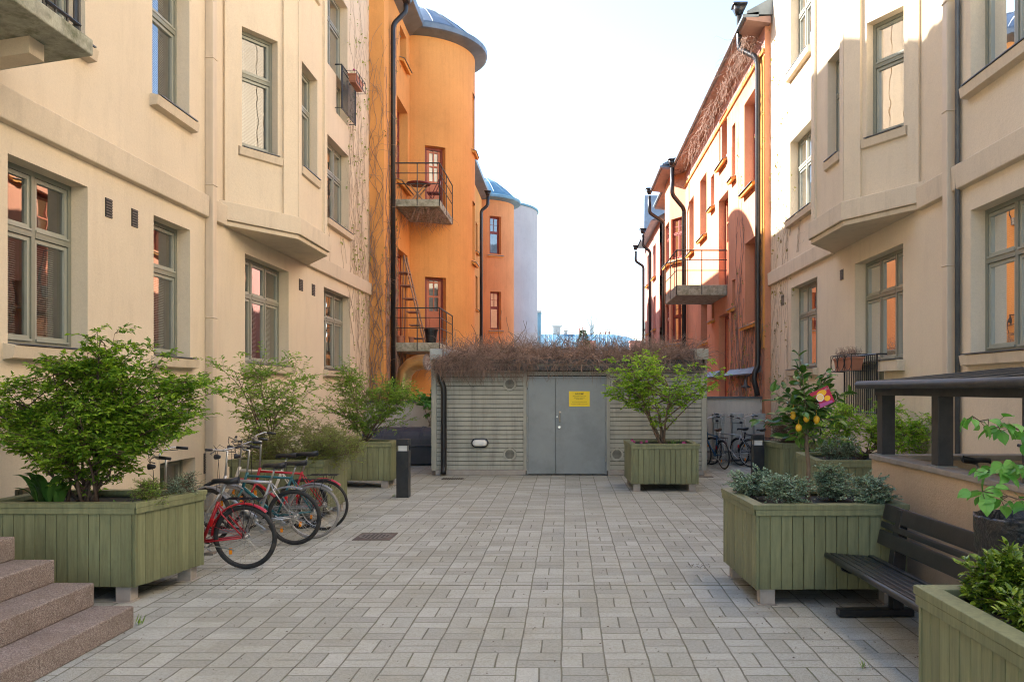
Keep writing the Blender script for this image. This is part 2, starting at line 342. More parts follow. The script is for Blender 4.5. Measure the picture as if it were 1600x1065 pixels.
def facade(mb,fr,s0,s1,z0,z1,holes,depth=.22,mats=None):
    """plane wall with rectangular holes and their reveals; mats(zmid)->material slot"""
    S=sorted(set([s0,s1]+[h[0] for h in holes]+[h[1] for h in holes])); Z=sorted(set([z0,z1]+[h[2] for h in holes]+[h[3] for h in holes]+(list(mats[0]) if mats else [])))
    S=[a for a in S if s0<=a<=s1]; Z=[a for a in Z if z0<=a<=z1]
    st=fr.step(); S2=[S[0]]
    for a in S[1:]:
        n=max(1,int(math.ceil((a-S2[-1])/st))); p=S2[-1]
        for k in range(1,n+1): S2.append(p+(a-p)*k/n)
    for i in range(len(S2)-1):
        for j in range(len(Z)-1):
            a,b,c,d=S2[i],S2[i+1],Z[j],Z[j+1]; ms,mz=(a+b)/2,(c+d)/2
            if any(h[0]<ms<h[1] and h[2]<mz<h[3] for h in holes): continue
            mb.mi=mats[1](mz) if mats else 0
            mb.face(fr.pt(a,c),fr.pt(b,c),fr.pt(b,d),fr.pt(a,d))
    mb.mi=0
    for h in holes:
        a,b,c,d=h[:4]; e=-depth
        mb.face(fr.pt(a,c,0),fr.pt(a,d,0),fr.pt(a,d,e),fr.pt(a,c,e)); mb.face(fr.pt(b,c,0),fr.pt(b,c,e),fr.pt(b,d,e),fr.pt(b,d,0))
        mb.face(fr.pt(a,d,0),fr.pt(b,d,0),fr.pt(b,d,e),fr.pt(a,d,e)); mb.face(fr.pt(a,c,0),fr.pt(a,c,e),fr.pt(b,c,e),fr.pt(b,c,0))
def window(par,fr,h,cols=2,trans=.36,depth=.2,fm='wframe',sash='sashlight',blind='lower',sill=True,curtain=False,rows=1,label=None,sillm='cream2',muntin=0,sd=.12):
    s0,s1,z0,z1=h[:4]; d=-depth; fw=.055; sw=.042
    if fm=='redframe': fw,sw=.06,.035
    fx=MB()
    def bar(a,b,c,e,d0,d1,mi=0): fx.mi=mi; fx.fbox(fr,a,b,c,e,d0,d1)
    bar(s0,s0+fw,z0,z1,d-.12,d+.012); bar(s1-fw,s1,z0,z1,d-.12,d+.012); bar(s0+fw,s1-fw,z1-fw,z1,d-.12,d+.01); bar(s0+fw,s1-fw,z0,z0+fw,d-.12,d+.01)
    cw=(s1-s0-2*fw)/cols; zt=z1-(z1-z0)*trans if trans else None
    for i in range(1,cols): bar(s0+fw+cw*i-.03,s0+fw+cw*i+.03,z0+fw,z1-fw,d-.12,d+.014)
    if zt:
        for i in range(cols):
            a=s0+fw+cw*i+(.03 if i else 0); b=s0+fw+cw*(i+1)-(.03 if i<cols-1 else 0)
            bar(a,b,zt-.035,zt+.035,d-.1,d+.018)
    gl=MB(); lights=[]
    zs=[(z0+fw,zt-.035),(zt+.035,z1-fw)] if zt else [(z0+fw,z1-fw)]
    for i in range(cols):
        a=s0+fw+cw*i+(.03 if i else 0); b=s0+fw+cw*(i+1)-(.03 if i<cols-1 else 0)
        for k,(c,e) in enumerate(zs):
            a2,b2,c2,e2=a+.006,b-.006,c+.006,e-.006
            bar(a2,a2+sw,c2,e2,d-.05,d-.002,1); bar(b2-sw,b2,c2,e2,d-.05,d-.002,1); bar(a2+sw,b2-sw,c2,c2+sw*1.15,d-.05,d-.001,1); bar(a2+sw,b2-sw,e2-sw,e2,d-.05,d-.003,1)
            if muntin and k==0 and False: pass
            if muntin:
                nv,nh=muntin if k==len(zs)-1 or len(zs)==1 else (1,1)
                for q in range(1,nv): m_=a2+sw+(b2-a2-2*sw)*q/nv; bar(m_-.012,m_+.012,c2+sw,e2-sw,d-.045,d-.01,1)
                for q in range(1,nh): m_=c2+sw+(e2-c2-2*sw)*q/nh; bar(a2+sw,b2-sw,m_-.012,m_+.012,d-.047,d-.012,1)
            g=[fr.pt(a2+sw*.8,c2+sw*.8,d-.03),fr.pt(b2-sw*.8,c2+sw*.8,d-.03),fr.pt(b2-sw*.8,e2-sw*.8,d-.03),fr.pt(a2+sw*.8,e2-sw*.8,d-.03)]
            gl.face(*g); lights.append((a2+sw,b2-sw,c2+sw,e2-sw,k))
            # drip rail under each light
            bar(a2,b2,c2-.012,c2+.012,d-.002,d+.028,1)
    W=fx.build('window',[M[fm],M[sash]],par)
    if label: W['label']=label
    gl.build('pane',M['glass'],W)
    if blind:
        bl=MB()
        for (a,b,c,e,k) in lights:
            if blind=='lower' and k==1: continue
            z=e-.02
            while z>c+.01:
                bl.face(fr.pt(a-.015,z,d-.13),fr.pt(b+.015,z,d-.13),fr.pt(b+.015,z+.011,d-.151),fr.pt(a-.015,z+.011,d-.149)); z-=.024
            for q in (.25,.75): m_=a+(b-a)*q; bl.face(fr.pt(m_-.002,c,d-.128),fr.pt(m_+.002,c,d-.128),fr.pt(m_+.002,e,d-.128),fr.pt(m_-.002,e,d-.128))
        bl.build('blind',M['blind'],W)
    rm=MB(); q=d-.7
    rm.face(fr.pt(s0,z0,q),fr.pt(s1,z0,q),fr.pt(s1,z1,q),fr.pt(s0,z1,q)); rm.face(fr.pt(s0,z0,d-.12),fr.pt(s0,z0,q),fr.pt(s0,z1,q),fr.pt(s0,z1,d-.12)); rm.face(fr.pt(s1,z0,d-.12),fr.pt(s1,z0,q),fr.pt(s1,z1,q),fr.pt(s1,z1,d-.12))
    rm.face(fr.pt(s0,z1,d-.12),fr.pt(s1,z1,d-.12),fr.pt(s1,z1,q),fr.pt(s0,z1,q)); rm.face(fr.pt(s0,z0,d-.12),fr.pt(s1,z0,d-.12),fr.pt(s1,z0,q),fr.pt(s0,z0,q))
    rm.build('window_recess',M['room'],W)
    if curtain:
        cm=MB(); n=24
        for (a0,b0) in ((s0+.03,s0+(s1-s0)*.3),(s1-(s1-s0)*.3,s1-.03)):
            pr=None
            for i in range(n+1):
                x=a0+(b0-a0)*i/n; dd=d-.2+.018*math.sin(i*2.1)
                if pr: cm.face(fr.pt(pr[0],z0,pr[1]),fr.pt(x,z0,dd),fr.pt(x,z1-.05,dd),fr.pt(pr[0],z1-.05,pr[1]))
                pr=(x,dd)
        cm.build('curtain',M['curtain'],W,smooth=True)
    if sill:
        sm=MB(); e=sd
        P=fr.pt; a,b=s0-.07,s1+.07
        sm.hexa([P(a,z0-.17,-.01),P(b,z0-.17,-.01),P(b,z0-.15,e-.02),P(a,z0-.15,e-.02),P(a,z0-.004,-.01),P(b,z0-.004,-.01),P(b,z0-.03,e),P(a,z0-.03,e)])
        sm.mi=1; sm.hexa([P(s0,z0-.002,d),P(s1,z0-.002,d),P(s1,z0-.02,e+.012),P(s0,z0-.02,e+.012),P(s0,z0+.015,d),P(s1,z0+.015,d),P(s1,z0-.006,e+.012),P(s0,z0-.006,e+.012)])
        sm.build('sill',[M[sillm],M['flash']],W)
    return W
# ------------------------------------------------------------------ ground and sky-side setting
g=MB(); n=0
g.face((-150,-40,0),(150,-40,0),(150,260,0),(-150,260,0)); tag(g.build('ground',M['ground']),kind='structure')
LX,RX=-5.5,5.15
LF=Frame((LX,0),(0,1),(1,0)); RF=Frame((RX,0),(0,1),(-1,0))
def hole(fr,xa,xb,z0,z1,**k):
    a=fr.hit(xa,500)[0]; b=fr.hit(xb,500)[0]; return (min(a,b),max(a,b),z0,z1)
def grille(par,fr,x0,x1,y0,y1,n=7,horiz=True):
    a,z1=fr.hit(x0,y0); b,_=fr.hit(x1,y0); _,z0=fr.hit(x0,y1); a,b=min(a,b),max(a,b)
    m=MB(); m.fbox(fr,a,b,z0,z1,-.02,.004); m.mi=1
    for i in range(n): z=z0+(z1-z0)*(i+.5)/n; m.fbox(fr,a+.008,b-.008,z-.011,z+.008,-.01,.014)
    m.build('vent_grille',[M['gap'],M['grille']],par)
def cream_building(fr,X,sgn,Y1,label,bay,winds,bayw,mirror):
    T=thing('apartment_building',(X,8,0),label,'building')
    A,B,Cc,D=bay; zb=4.5
    m=MB(); holes=[w[0] for w in winds]
    # the wall behind the bay stays closed below the bay only
    facade(m,fr,-6,Y1,0,4.63,[h for h in holes if h[3]<4.6],.24)
    for (a,b) in ((-6,A[1]),(D[1],Y1)): facade(m,fr,a,b,4.63,15,[h for h in holes if h[2]>4.6 and a<h[0]<b],.24)
    bk=fr.pt(0,0,-1.1).x; fa=fr.pt(0,0,-9).x
    m.box(min(bk,fa),max(bk,fa),-6,Y1,0,15)
    for y in (-6,Y1): m.face((X,y,0),(bk,y,0),(bk,y,15),(X,y,15))
    m.build('wall',M['cream'],T)
    r=MB(); e=fr.pt(0,0,.45).x; r.prism([(e,-6.3),(fa,-6.3),(fa,Y1+.2),(e,Y1+.2)],15,15.12)
    r.hexa([(e,-6.3,15.12),(fa,-6.3,15.12),(fa,Y1+.2,15.12),(e,Y1+.2,15.12),(e,-6.3,15.2),(fa,-6.3,17.5),(fa,Y1+.2,17.5),(e,Y1+.2,15.2)])
    r.build('roof',M['zinc'],T)
    # storey band, broken by pipe and bay
    bm=MB()
    def band(a,b,z0=4.45,z1=4.82):
        P=fr.pt; bm.hexa([P(a,z0,-.02),P(b,z0,-.02),P(b,z0+.02,.075),P(a,z0+.02,.075),P(a,z1,-.02),P(b,z1,-.02),P(b,z1-.035,.085),P(a,z1-.035,.085)])
    py=mirror['pipe']
    band(-6,py-.02); band(py+.16,A[1]-.03); band(D[1]+.02,Y1+.02)
    bm.build('storey_band',M['cream2'],T,bevel=.012)
    # bay
    pts=[Vector(p) for p in (A,B,Cc,D)]
    fs=[]
    for i in range(3):
        u=(pts[i+1]-pts[i]); nn=Vector((u.y,-u.x)).normalized(); 
        if nn.x*sgn<0: nn=-nn
        f=Frame(pts[i],u,nn); f.len=u.length; fs.append(f)
    m=MB(); hb={0:[],1:[],2:[]}
    for i,h,kw in bayw: hb[i].append(h)
    for i,f in enumerate(fs): facade(m,f,0,f.len,4.8,15,hb[i],.2)
    # pilaster strips and the spandrels between the floors stand 45 mm proud
    def strip(f,a,b,z0,z1,d=.045): 
        m.fbox(f,a,b,z0,z1,-.01,d)
    for i,f in enumerate(fs):
        hs=hb[i]
        if hs: a0,b0=hs[0][0]-.07,hs[0][1]+.07
        else: a0,b0=.2,f.len-.2
        strip(f,0.0,a0-.03 if i==0 else .17,4.8,15); strip(f,(b0+.02 if i==0 else f.len-.17),f.len-.0,4.8,15)
    m.build('bay',M['cream'],T)
    m=MB()
    def offs(d):
        res=[]
        lines=[(f.o+f.n*d,f.u) for f in fs]; ww=Vector((X,0,0))
        def isect(p,u,q,v):
            den=u.x*v.y-u.y*v.x; w_=q-p; t=(w_.x*v.y-w_.y*v.x)/den; return p+u*t
        a=isect(lines[0][0],lines[0][1],Vector((X+sgn*.0,0,0)),Vector((0,1,0))); b=isect(*lines[0],*lines[1]); c=isect(*lines[1],*lines[2]); e=isect(lines[2][0],lines[2][1],Vector((X,0,0)),Vector((0,1,0)))
        k=-sgn*.35
        return [(a.x+k,a.y-.0),(a.x,a.y),(b.x,b.y),(c.x,c.y),(e.x,e.y),(e.x+k,e.y)]
    def ring(z0,z1,d): m.prism(offs(d),z0,z1)
    ring(zb-.02,4.56,.045); ring(4.563,4.86,.09)
    m.build('bay_base',M['cream2'],T,bevel=.01)
    for i,h,kw in bayw: window(T,fs[i],h,cols=1,trans=.37,depth=.16,sd=.065,**kw)
    for h,kw in winds: window(T,fr,h,**kw)
    # boxed downpipe
    pm=MB(); P=fr.pt; p0=py
    pm.fbox(fr,p0,p0+.135,0.02,15,.0,.125)
    for z in mirror['collars']: pm.fbox(fr,p0-.012,p0+.147,z-.012,z+.012,-.0,.137)
    pm.build('downpipe',M['creampipe'],T,bevel=.012)
    return T,fs
# ---- left house
A,B,C2,D=(LX,12.85),(-4.74,14.05),(-4.76,15.8),(LX,16.96)
def bayframe(a,b,sgn):
    a,b=Vector(a),Vector(b); u=b-a; nn=Vector((u.y,-u.x)).normalized()
    if nn.x*sgn<0: nn=-nn
    return Frame(a,u,nn)
fAB=bayframe(A,B,1); fBC=bayframe(B,C2,1)
def rect(fr,x0,x1,y0,y1):   # px rectangle; y0,y1 measured at x0
    a,z1=fr.hit(x0,y0); _,z0=fr.hit(x0,y1); b,_=fr.hit(x1,y0); return (min(a,b),max(a,b),z0,z1)
z=(2.32,4.18); z2=(5.77,7.72)
lw=[(hole(LF,12,137,*z),dict(cols=2)),(hole(LF,240,297,*z),dict(cols=1)),(hole(LF,383,451,*z),dict(cols=3)),(hole(LF,506,547,*z),dict(cols=3,blind=None,curtain=True)),
    (hole(LF,-230,-60,*z),dict(cols=2)),
    (hole(LF,40,133,5.77,7.72),dict(cols=2,blind=None,label='window beside the balcony')),(hole(LF,238,296,*z2),dict(cols=1,blind='all')),(hole(LF,508,545,*z2),dict(cols=3,blind=None,curtain=True)),
    (hole(LF,490,543,9.35,11.4),dict(cols=3,blind=None,sill=False)),(hole(LF,525.5,543,8.45,9.349),dict(cols=1,trans=None,blind=None,sill=False,label='lower panel of the french window')),
    (hole(LF,238,296,9.3,11.3),dict(cols=1)),(hole(LF,20,133,9.3,11.3),dict(cols=2)),
    (hole(LF,-230,-60,*z2),dict(cols=2)),
    (hole(LF,250,305,.25,.86),dict(cols=1,trans=None,blind=None,sill=False,label='low basement window')),(hole(LF,23,64,.25,.86),dict(cols=1,trans=None,blind=None,sill=False,label='low basement window'))]
hab=rect(fAB,378,434,41,228); hbc=rect(fBC,470,496,93,258)
fl=3.5
lb=[(0,hab,dict(blind='all')),(1,hbc,dict(blind='lower')),(0,(hab[0],hab[1],hab[2]+fl,hab[3]+fl),{}),(1,(hbc[0],hbc[1],hbc[2]+fl,hbc[3]+fl),{})]
left,fsL=cream_building(LF,LX,1,22.3,'cream stucco apartment house with angled bay, behind the bikes','' or (A,B,C2,D),lw,lb,dict(pipe=12.2,collars=(2.95,4.97,6.9,1.45,9,11.2)))
for q in ((164,175,308,338),(205,215,325,353),(467,473,435,453),(487,492,443,461)): grille(left,LF,*q)
grille(left,LF,318,327,708,740,8)
# ---- right house
RA,RB,RC,RD=(RX,11.7),(4.48,12.9),(4.45,14.5),(RX,15.45)
gAB=bayframe(RA,RB,-1); gBC=bayframe(RB,RC,-1)
hab=rect(gAB,1354,1412,37,216); hbc=rect(gBC,1293,1312,97,252)
hab=(min(hab[0],hab[1]),hab[1],hab[2],hab[3])
R2=hole(RF,1336,1411,2.32,4.10); R2w=(R2[1]-R2[0])
rw=[((R2[0],R2[1],2.32,4.1),dict(cols=3,blind='lower',sill=False,label='wide three-part window under the bay')),((R2[0]+R2w*.36,R2[1],1.35,2.319),dict(cols=2,trans=None,blind='all',sill=False,label='lower panels of the french window')),
    (hole(RF,1236,1277,*z),dict(cols=3,blind=None,curtain=True)),(( 8.15,10.25,2.32,4.14),dict(cols=3,blind='all')),
    ((8.15,10.25,5.74,7.7),dict(cols=3,blind=None,curtain=True)),(hole(RF,1234.5,1273.5,5.74,7.55),dict(cols=3,blind=None)),
    (hole(RF,1235,1268,9.1,11.1),dict(cols=3,blind=None,curtain=True)),((8.15,10.25,9.25,11.3),dict(cols=3)),((4,6.1,2.32,4.14),dict(cols=3)),((4,6.1,5.74,7.7),dict(cols=3)),
    (hole(RF,1234.5,1273.5,12.5,14.4),dict(cols=3,blind=None)),((8.15,10.25,12.5,14.4),dict(cols=3,blind=None)),((4,6.1,12.5,14.4),dict(cols=3,blind=None)),((4,6.1,9.25,11.3),dict(cols=3,blind=None))]
fl3=6.85
rb=[(0,(hab[0],hab[1],hab[2]+fl3,hab[3]+fl3-.1),{}),(1,(hbc[0],hbc[1],hbc[2]+fl3,hbc[3]+fl3-.1),{}),(0,hab,dict(blind=None,curtain=True)),(1,hbc,dict(blind=None,curtain=True)),(0,(hab[0],hab[1],hab[2]+fl,hab[3]+fl),{}),(1,(hbc[0],hbc[1],hbc[2]+fl,hbc[3]+fl),{})]
right,fsR=cream_building(RF,RX,-1,20.3,'cream stucco apartment house with angled bay, behind the black bench','' or (RA,RB,RC,RD),rw,rb,dict(pipe=10.63,collars=(3.5,5.55,7.0,1.5,9,11)))
sb=MB(); sb.fbox(RF,R2[0]-.07,R2[0]+R2w*.35,2.15,2.318,-.15,.12); sb.mi=1; sb.fbox(RF,R2[0],R2[0]+R2w*.345,2.319,2.328,-.19,.135); sb.build('sill',[M['cream2'],M['flash']],right)
cb=MB(); cb.tube([RF.pt(10.50,.02,.045),RF.pt(10.50,15,.045)],.035,8); cb.build('conduit',M['flash'],right,smooth=True)
for q in ((1313,1318,422,438),(1221,1225,462,478)): grille(right,RF,*q)
# ------------------------------------------------------------------ orange houses
def redwin(par,fr,h,cols=1,trans=.38,muntin=(2,2),depth=.28,fm='redframe',label=None,ledge=True):
    W=window(par,fr,h,cols,trans,depth,fm,'redframe',None,False,False,label=label,muntin=muntin)
    if ledge:
        m=MB(); P=fr.pt; a,b=h[0]-.08,h[1]+.08; z0=h[2]
        m.hexa([P(a,z0-.14,-.05),P(b,z0-.14,-.05),P(b,z0-.2,.13),P(a,z0-.2,.13),P(a,z0-.003,-.05),P(b,z0-.003,-.05),P(b,z0-.13,.15),P(a,z0-.13,.15)])
        m.mi=1; m.hexa([P(a-.02,z0-.001,-.2),P(b+.02,z0-.001,-.2),P(b+.02,z0-.128,.18),P(a-.02,z0-.128,.18),P(a-.02,z0+.014,-.2),P(b+.02,z0+.014,-.2),P(b+.02,z0-.113,.18),P(a-.02,z0-.113,.18)])
        m.build('ledge',[M['ochre'],M['zinc']],W)
    return W
def glazed_door(par,fr,h,depth=.22,label=None):
    s0,s1,z0,z1=h; d=-depth; m=MB()
    m.fbox(fr,s0,s0+.07,z0,z1,d-.08,d+.01); m.fbox(fr,s1-.07,s1,z0,z1,d-.08,d+.01); m.fbox(fr,s0+.07,s1-.07,z1-.08,z1,d-.08,d+.01)
    zm=z0+(z1-z0)*.5; m.mi=1
    m.fbox(fr,s0+.08,s1-.08,z0+.02,zm,d-.06,d-.01); m.fbox(fr,s0+.2,s1-.2,z0+.15,zm-.15,d-.02,d+.008)
    for a,b in ((s0+.08,s0+.18),(s1-.18,s1-.08),((s0+s1)/2-.02,(s0+s1)/2+.02)): m.fbox(fr,a,b,zm,z1-.09,d-.06,d-.01)
    for c in (zm,(zm+z1-.09)/2-.02,z1-.17): m.fbox(fr,s0+.18,s1-.18,c,c+.05,d-.055,d-.012)
    D=m.build('door',[M['redframe'],M['reddoor']],par)
    if label: D['label']=label
    g=MB(); g.face(fr.pt(s0+.18,zm,d-.04),fr.pt(s1-.18,zm,d-.04),fr.pt(s1-.18,z1-.1,d-.04),fr.pt(s0+.18,z1-.1,d-.04)); g.build('pane',M['glass'],D)
    r=MB(); r.fbox(fr,s0,s1,z0,z1,d-.5,d-.45); r.build('curtain',M['curtain'],D)
def hopper(m,p,s=.16):
    x,y,z=p; m.hexa([(x-s*.5,y-s*.5,z-.22),(x+s*.5,y-s*.5,z-.22),(x+s*.5,y+s*.5,z-.22),(x-s*.5,y+s*.5,z-.22),(x-s,y-s,z),(x+s,y-s,z),(x+s,y+s,z),(x-s,y+s,z)])
    m.box(x-s*1.15,x+s*1.15,y-s*1.15,y+s*1.15,z,z+.05)
def downpipe(par,pts,r,mat='pipe',hop=None,name='downpipe'):
    m=MB(); v=[Vector(p) for p in pts]; out=[v[0]]
    for i in range(1,len(v)-1):
        a=(v[i-1]-v[i]).normalized(); b=(v[i+1]-v[i]).normalized(); q=min(.14,(v[i-1]-v[i]).length*.4,(v[i+1]-v[i]).length*.4)
        for t in (0,.25,.5,.75,1): out.append((v[i]+a*q)*(1-t)**2+v[i]*2*t*(1-t)+(v[i]+b*q)*t*t)
    out.append(v[-1]); m.tube(out,r,12)
    lo,hi=v[-1].z,v[0].z
    if len(v)>2: hi=v[-2].z if v[-2].z>v[-1].z else v[0].z
    z_=max(v[i].z for i in range(len(v)) if abs(v[i].x-v[-1].x)<.3) if False else None
    if hop: hopper(m,hop)
    m.build(name,M[mat],par,smooth='auto' if False else True)
def balcony(par,poly,z0,z1,rail,label,wallx):
    m=MB(); m.prism(poly,z0,z1); S=m.build('balcony',M['moss'],par,bevel=.015); S['label']=label
    r=MB(); 
    def seg(p,q,z): r.tube([(p[0],p[1],z),(q[0],q[1],z)],.014 if z<rail-.01 else .022,6)
    path=[(poly[i][0],poly[i][1]) for i in (0,1,2)]
    ins=.04
    for i in range(2):
        p,q=path[i],path[i+1]
        for z_ in (rail,z1+.72*(rail-z1),z1+.42*(rail-z1)): seg(p,q,z_)
        n_=2
        for k in range(n_+1): t=k/n_; x,y=p[0]+(q[0]-p[0])*t,p[1]+(q[1]-p[1])*t; r.tube([(x,y,z0+.02),(x,y,rail)],.016,6)
    for t in (.18,): 
        p,q=path[1],path[2]; x,y=p[0]+(q[0]-p[0])*t,p[1]+(q[1]-p[1])*t; r.tube([(x,y,z1-.1),(x,y,rail)],.012,6)
    r.build('railing',M['blackrough'],S)
    return S
OX=-5.08
OF=Frame((OX,0),(0,1),(1,0)); Y0=22.3
lo=thing('apartment_building',(OX,30,0),'orange stucco house with two round stair towers and small balconies','building')
t1=Curve((OX,27.8),1.88); t2=Curve((OX,49.7),1.79)
ow=[((OF.hit(620.5,200)[0]),OF.hit(637,200)[0],8.2,10.65),(OF.hit(625,60)[0],OF.hit(635,60)[0],12.0,12.95),(OF.hit(621,300)[0],OF.hit(637,300)[0],3.3,6.1)]
td=[rect(t1,664,696,232,312),rect(t1,664,697,440,534)]
td[0]=(td[0][0],td[0][1],7.47,9.75); td[1]=(td[1][0],td[1][1],3.24,5.5)
tw=[(.45,.95,z_,z_+2.0) for z_ in (9.9,5.9,2.3)]
tw=[(-.55+.2,.15+.2,10.1,12.0),(-.55+.2,.15+.2,6.3,8.3)]
m=MB(); zs=([10.9],lambda z_:0)
facade(m,OF,Y0,25.95,0,13.4,ow,.3); facade(m,OF,29.65,47.95,0,13.3,[(44.6,45.6,6.4,8.2),(44.6,45.6,9.6,11.2),(44.6,45.6,3,4.8)],.3); facade(m,OF,51.45,56,0,13.3,[],.3)
m.face((OX-1.1,Y0,0),(OX,Y0,0),(OX,Y0,13.6),(OX-1.1,Y0,13.6)); m.box(-15,OX-1.1,Y0,56,0,13.4); m.face((OX-1.1,56,0),(OX,56,0),(OX,56,13.4),(OX-1.1,56,13.4))
m.build('wall',M['orange'],lo)
for t,holes,mt,zt in ((t1,td+tw,'orange',13.35),(t2,None,'orange3',13.25)):
    if holes is None: holes=[rect(t2,765,783,337,396),rect(t2,766,783,455,514)]
    m=MB(); facade(m,t,-math.pi/2*t.r,math.pi/2*t.r,0,zt,holes,.25); m.build('tower',M[mt],lo,smooth=False)
    if t is t1:
        glazed_door(lo,t,td[0],label='upper balcony door'); glazed_door(lo,t,td[1],label='lower balcony door')
        for h in tw: redwin(lo,t,h,muntin=0)
    else:
        for h in holes: redwin(lo,t,h,muntin=(2,2),trans=.42)
    r=MB(); r.lathe([(t.r-.3,zt-.15),(t.r+.36,zt+.02),(t.r+.42,zt+.05),(t.r+.43,zt+.20),(t.r+.36,zt+.23),(t.r+.12,zt+.30),(t.r+.06,zt+.42),(t.r*.78,zt+.82),(t.r*.45,zt+1.28),(.2,zt+1.62),(.0,zt+1.66)],(t.c.x,t.c.y,0),'z',48)
    for k in range(16):
        th=2*math.pi*k/16; pr=[]
        for q,zz in ((t.r+.06,zt+.43),(t.r*.78,zt+.835),(t.r*.45,zt+1.295),(.2,zt+1.635)): pr.append((t.c.x+q*math.cos(th),t.c.y+q*math.sin(th),zz))
        r.tube(pr,.018,4)
    r.build('tower_roof',M['zinc'] if t is t1 else M['teal'],lo,smooth='auto' if 0 else False)
for h in ow[:2]: redwin(lo,OF,h,muntin=0)
glazed_door(lo,OF,ow[2])
for h in [(44.6,45.6,6.4,8.2),(44.6,45.6,9.6,11.2),(44.6,45.6,3,4.8)]: redwin(lo,OF,h)
r=MB()
for a,b,zt in ((Y0-.2,26.2,13.4),(29.4,48.2,13.3),(51.2,56.2,13.3)):
    P=OF.pt; r.hexa([P(a,zt-.18,-.1),P(b,zt-.18,-.1),P(b,zt+.02,.5),P(a,zt+.02,.5),P(a,zt+.1,-.1),P(b,zt+.1,-.1),P(b,zt+.2,.52),P(a,zt+.2,.52)])
    r.hexa([P(a,zt+.12,-.1),P(b,zt+.12,-.1),P(b,zt+.203,.45),P(a,zt+.203,.45),P(a,zt+3.2,-5),P(b,zt+3.2,-5),P(b,zt+.26,.44),P(a,zt+.26,.44)])
r.build('roof',M['zinc'],lo)
downpipe(lo,[(OX+.42,23.2,13.0),(OX+.42,23.2,12.75),(OX+.10,23.0,12.3),(OX+.10,23.0,.2)],.07,hop=(OX+.44,23.2,13.2))
downpipe(lo,[(OX+.62,45.2,12.7),(OX+.62,45.2,12.2),(OX+.25,45.2,11.9),(OX+.25,45.2,.2)],.09,hop=(OX+.62,45.2,12.95))
b1=balcony(lo,[(OX,23.7),(-3.76,23.7),(-3.76,26.35),(OX,26.35)],7.25,7.47,8.53,'mossy upper balcony',OX)
b2=balcony(lo,[(OX,23.7),(-3.76,23.7),(-3.76,26.35),(OX,26.35)],2.98,3.24,4.26,'mossy lower balcony above the duct',OX)
# grey-lilac round building further back
gt=thing('round_building',(-6,64,0),'lilac grey round stair tower behind the orange towers','building')
t3=Curve((-5.85,62.5),3.55); m=MB(); m.lathe([(3.55,0),(3.55,6.1),(3.56,6.12),(3.56,6.2),(3.55,6.22),(3.55,15.6)],(-5.85,62.5,0),'z',64); m.build('wall',M['lilac'],gt,smooth=True)
m=MB(); m.lathe([(3.5,15.55),(3.64,15.6),(3.64,15.72),(3.6,15.75),(0,16.1)],(-5.85,62.5,0),'z',64); m.build('roof',M['teal'],gt,smooth=False)
# ---- right orange house
PX=5.0
PF=Frame((PX,0),(0,1),(-1,0))
ro=thing('apartment_building',(PX,30,0),'orange and red stucco house with long eave, one balcony and black downpipes','building')
def ph(xa,xb,y0,y1,ref=None):
    a=PF.hit(xa,300)[0]; b=PF.hit(xb,300)[0]; rr=ref or xb; z1=PF.hit(rr,y0)[1]; z0=PF.hit(rr,y1)[1]; return (min(a,b),max(a,b),z0,z1)
hw=[ph(1164,1183,366,499),ph(1163,1182,134,278),ph(1124,1136,168,243),ph(1144,1149,190,272),ph(1111,1116,270,318),ph(1094,1104,268,362),ph(1077,1084,305,388),ph(1144,1149,435,476),ph(1095,1105,468,531),ph(1112,1116,470,496)]
hd=[ph(1123,1138,296,436),ph(1123,1139,487,645)]
hd[0]=(hd[0][0],hd[0][1],5.14,hd[0][3]); hd[1]=(hd[1][0],hd[1][1],.15,hd[1][3])
hb_=ph(1155,1168,588,625)
m=MB(); facade(m,PF,20.3,34,0,11.15,hw+hd+[hb_],.34,mats=([10.42],lambda z_:1 if z_>10.42 else 0))
facade(m,PF,37.3,41,0,11.15,[],.3)
m.box(PX+1.1,15,20.3,41,0,11.15); m.face((PX,41,0),(PX+1.1,41,0),(PX+1.1,41,11.15),(PX,41,11.15)); m.face((PX,20.3,0),(PX+1.1,20.3,0),(PX+1.1,20.3,11.15),(PX,20.3,11.15))
m.build('wall',[M['orange2'],M['pink']],ro)
m=MB(); m.fbox(PF,20.32,34,10.38,10.48,-.01,.05); m.fbox(PF,20.32,21.0,2.9,10.3,-.01,.03); m.build('moulding',M['ochre'],ro)
for (a,b,c,d_) in ((24.35,25.15,8.35,9.2),(25.9,26.1,9.2,10.38)):
    m=MB(); m.fbox(PF,a,b,c,d_,-.01,.014); m.build('red_panel',M['pink'],ro)
for h in hw:
    wd=h[1]-h[0]; redwin(ro,PF,h,cols=1,muntin=(2,2) if wd>.8 else 0,trans=.38 if h[3]-h[2]>1.4 else None)
glazed_door(ro,PF,hd[0],label='balcony door with pale curtain'); glazed_door(ro,PF,hd[1],label='tall red ground floor door')
redwin(ro,PF,hb_,trans=None,muntin=0,ledge=False)
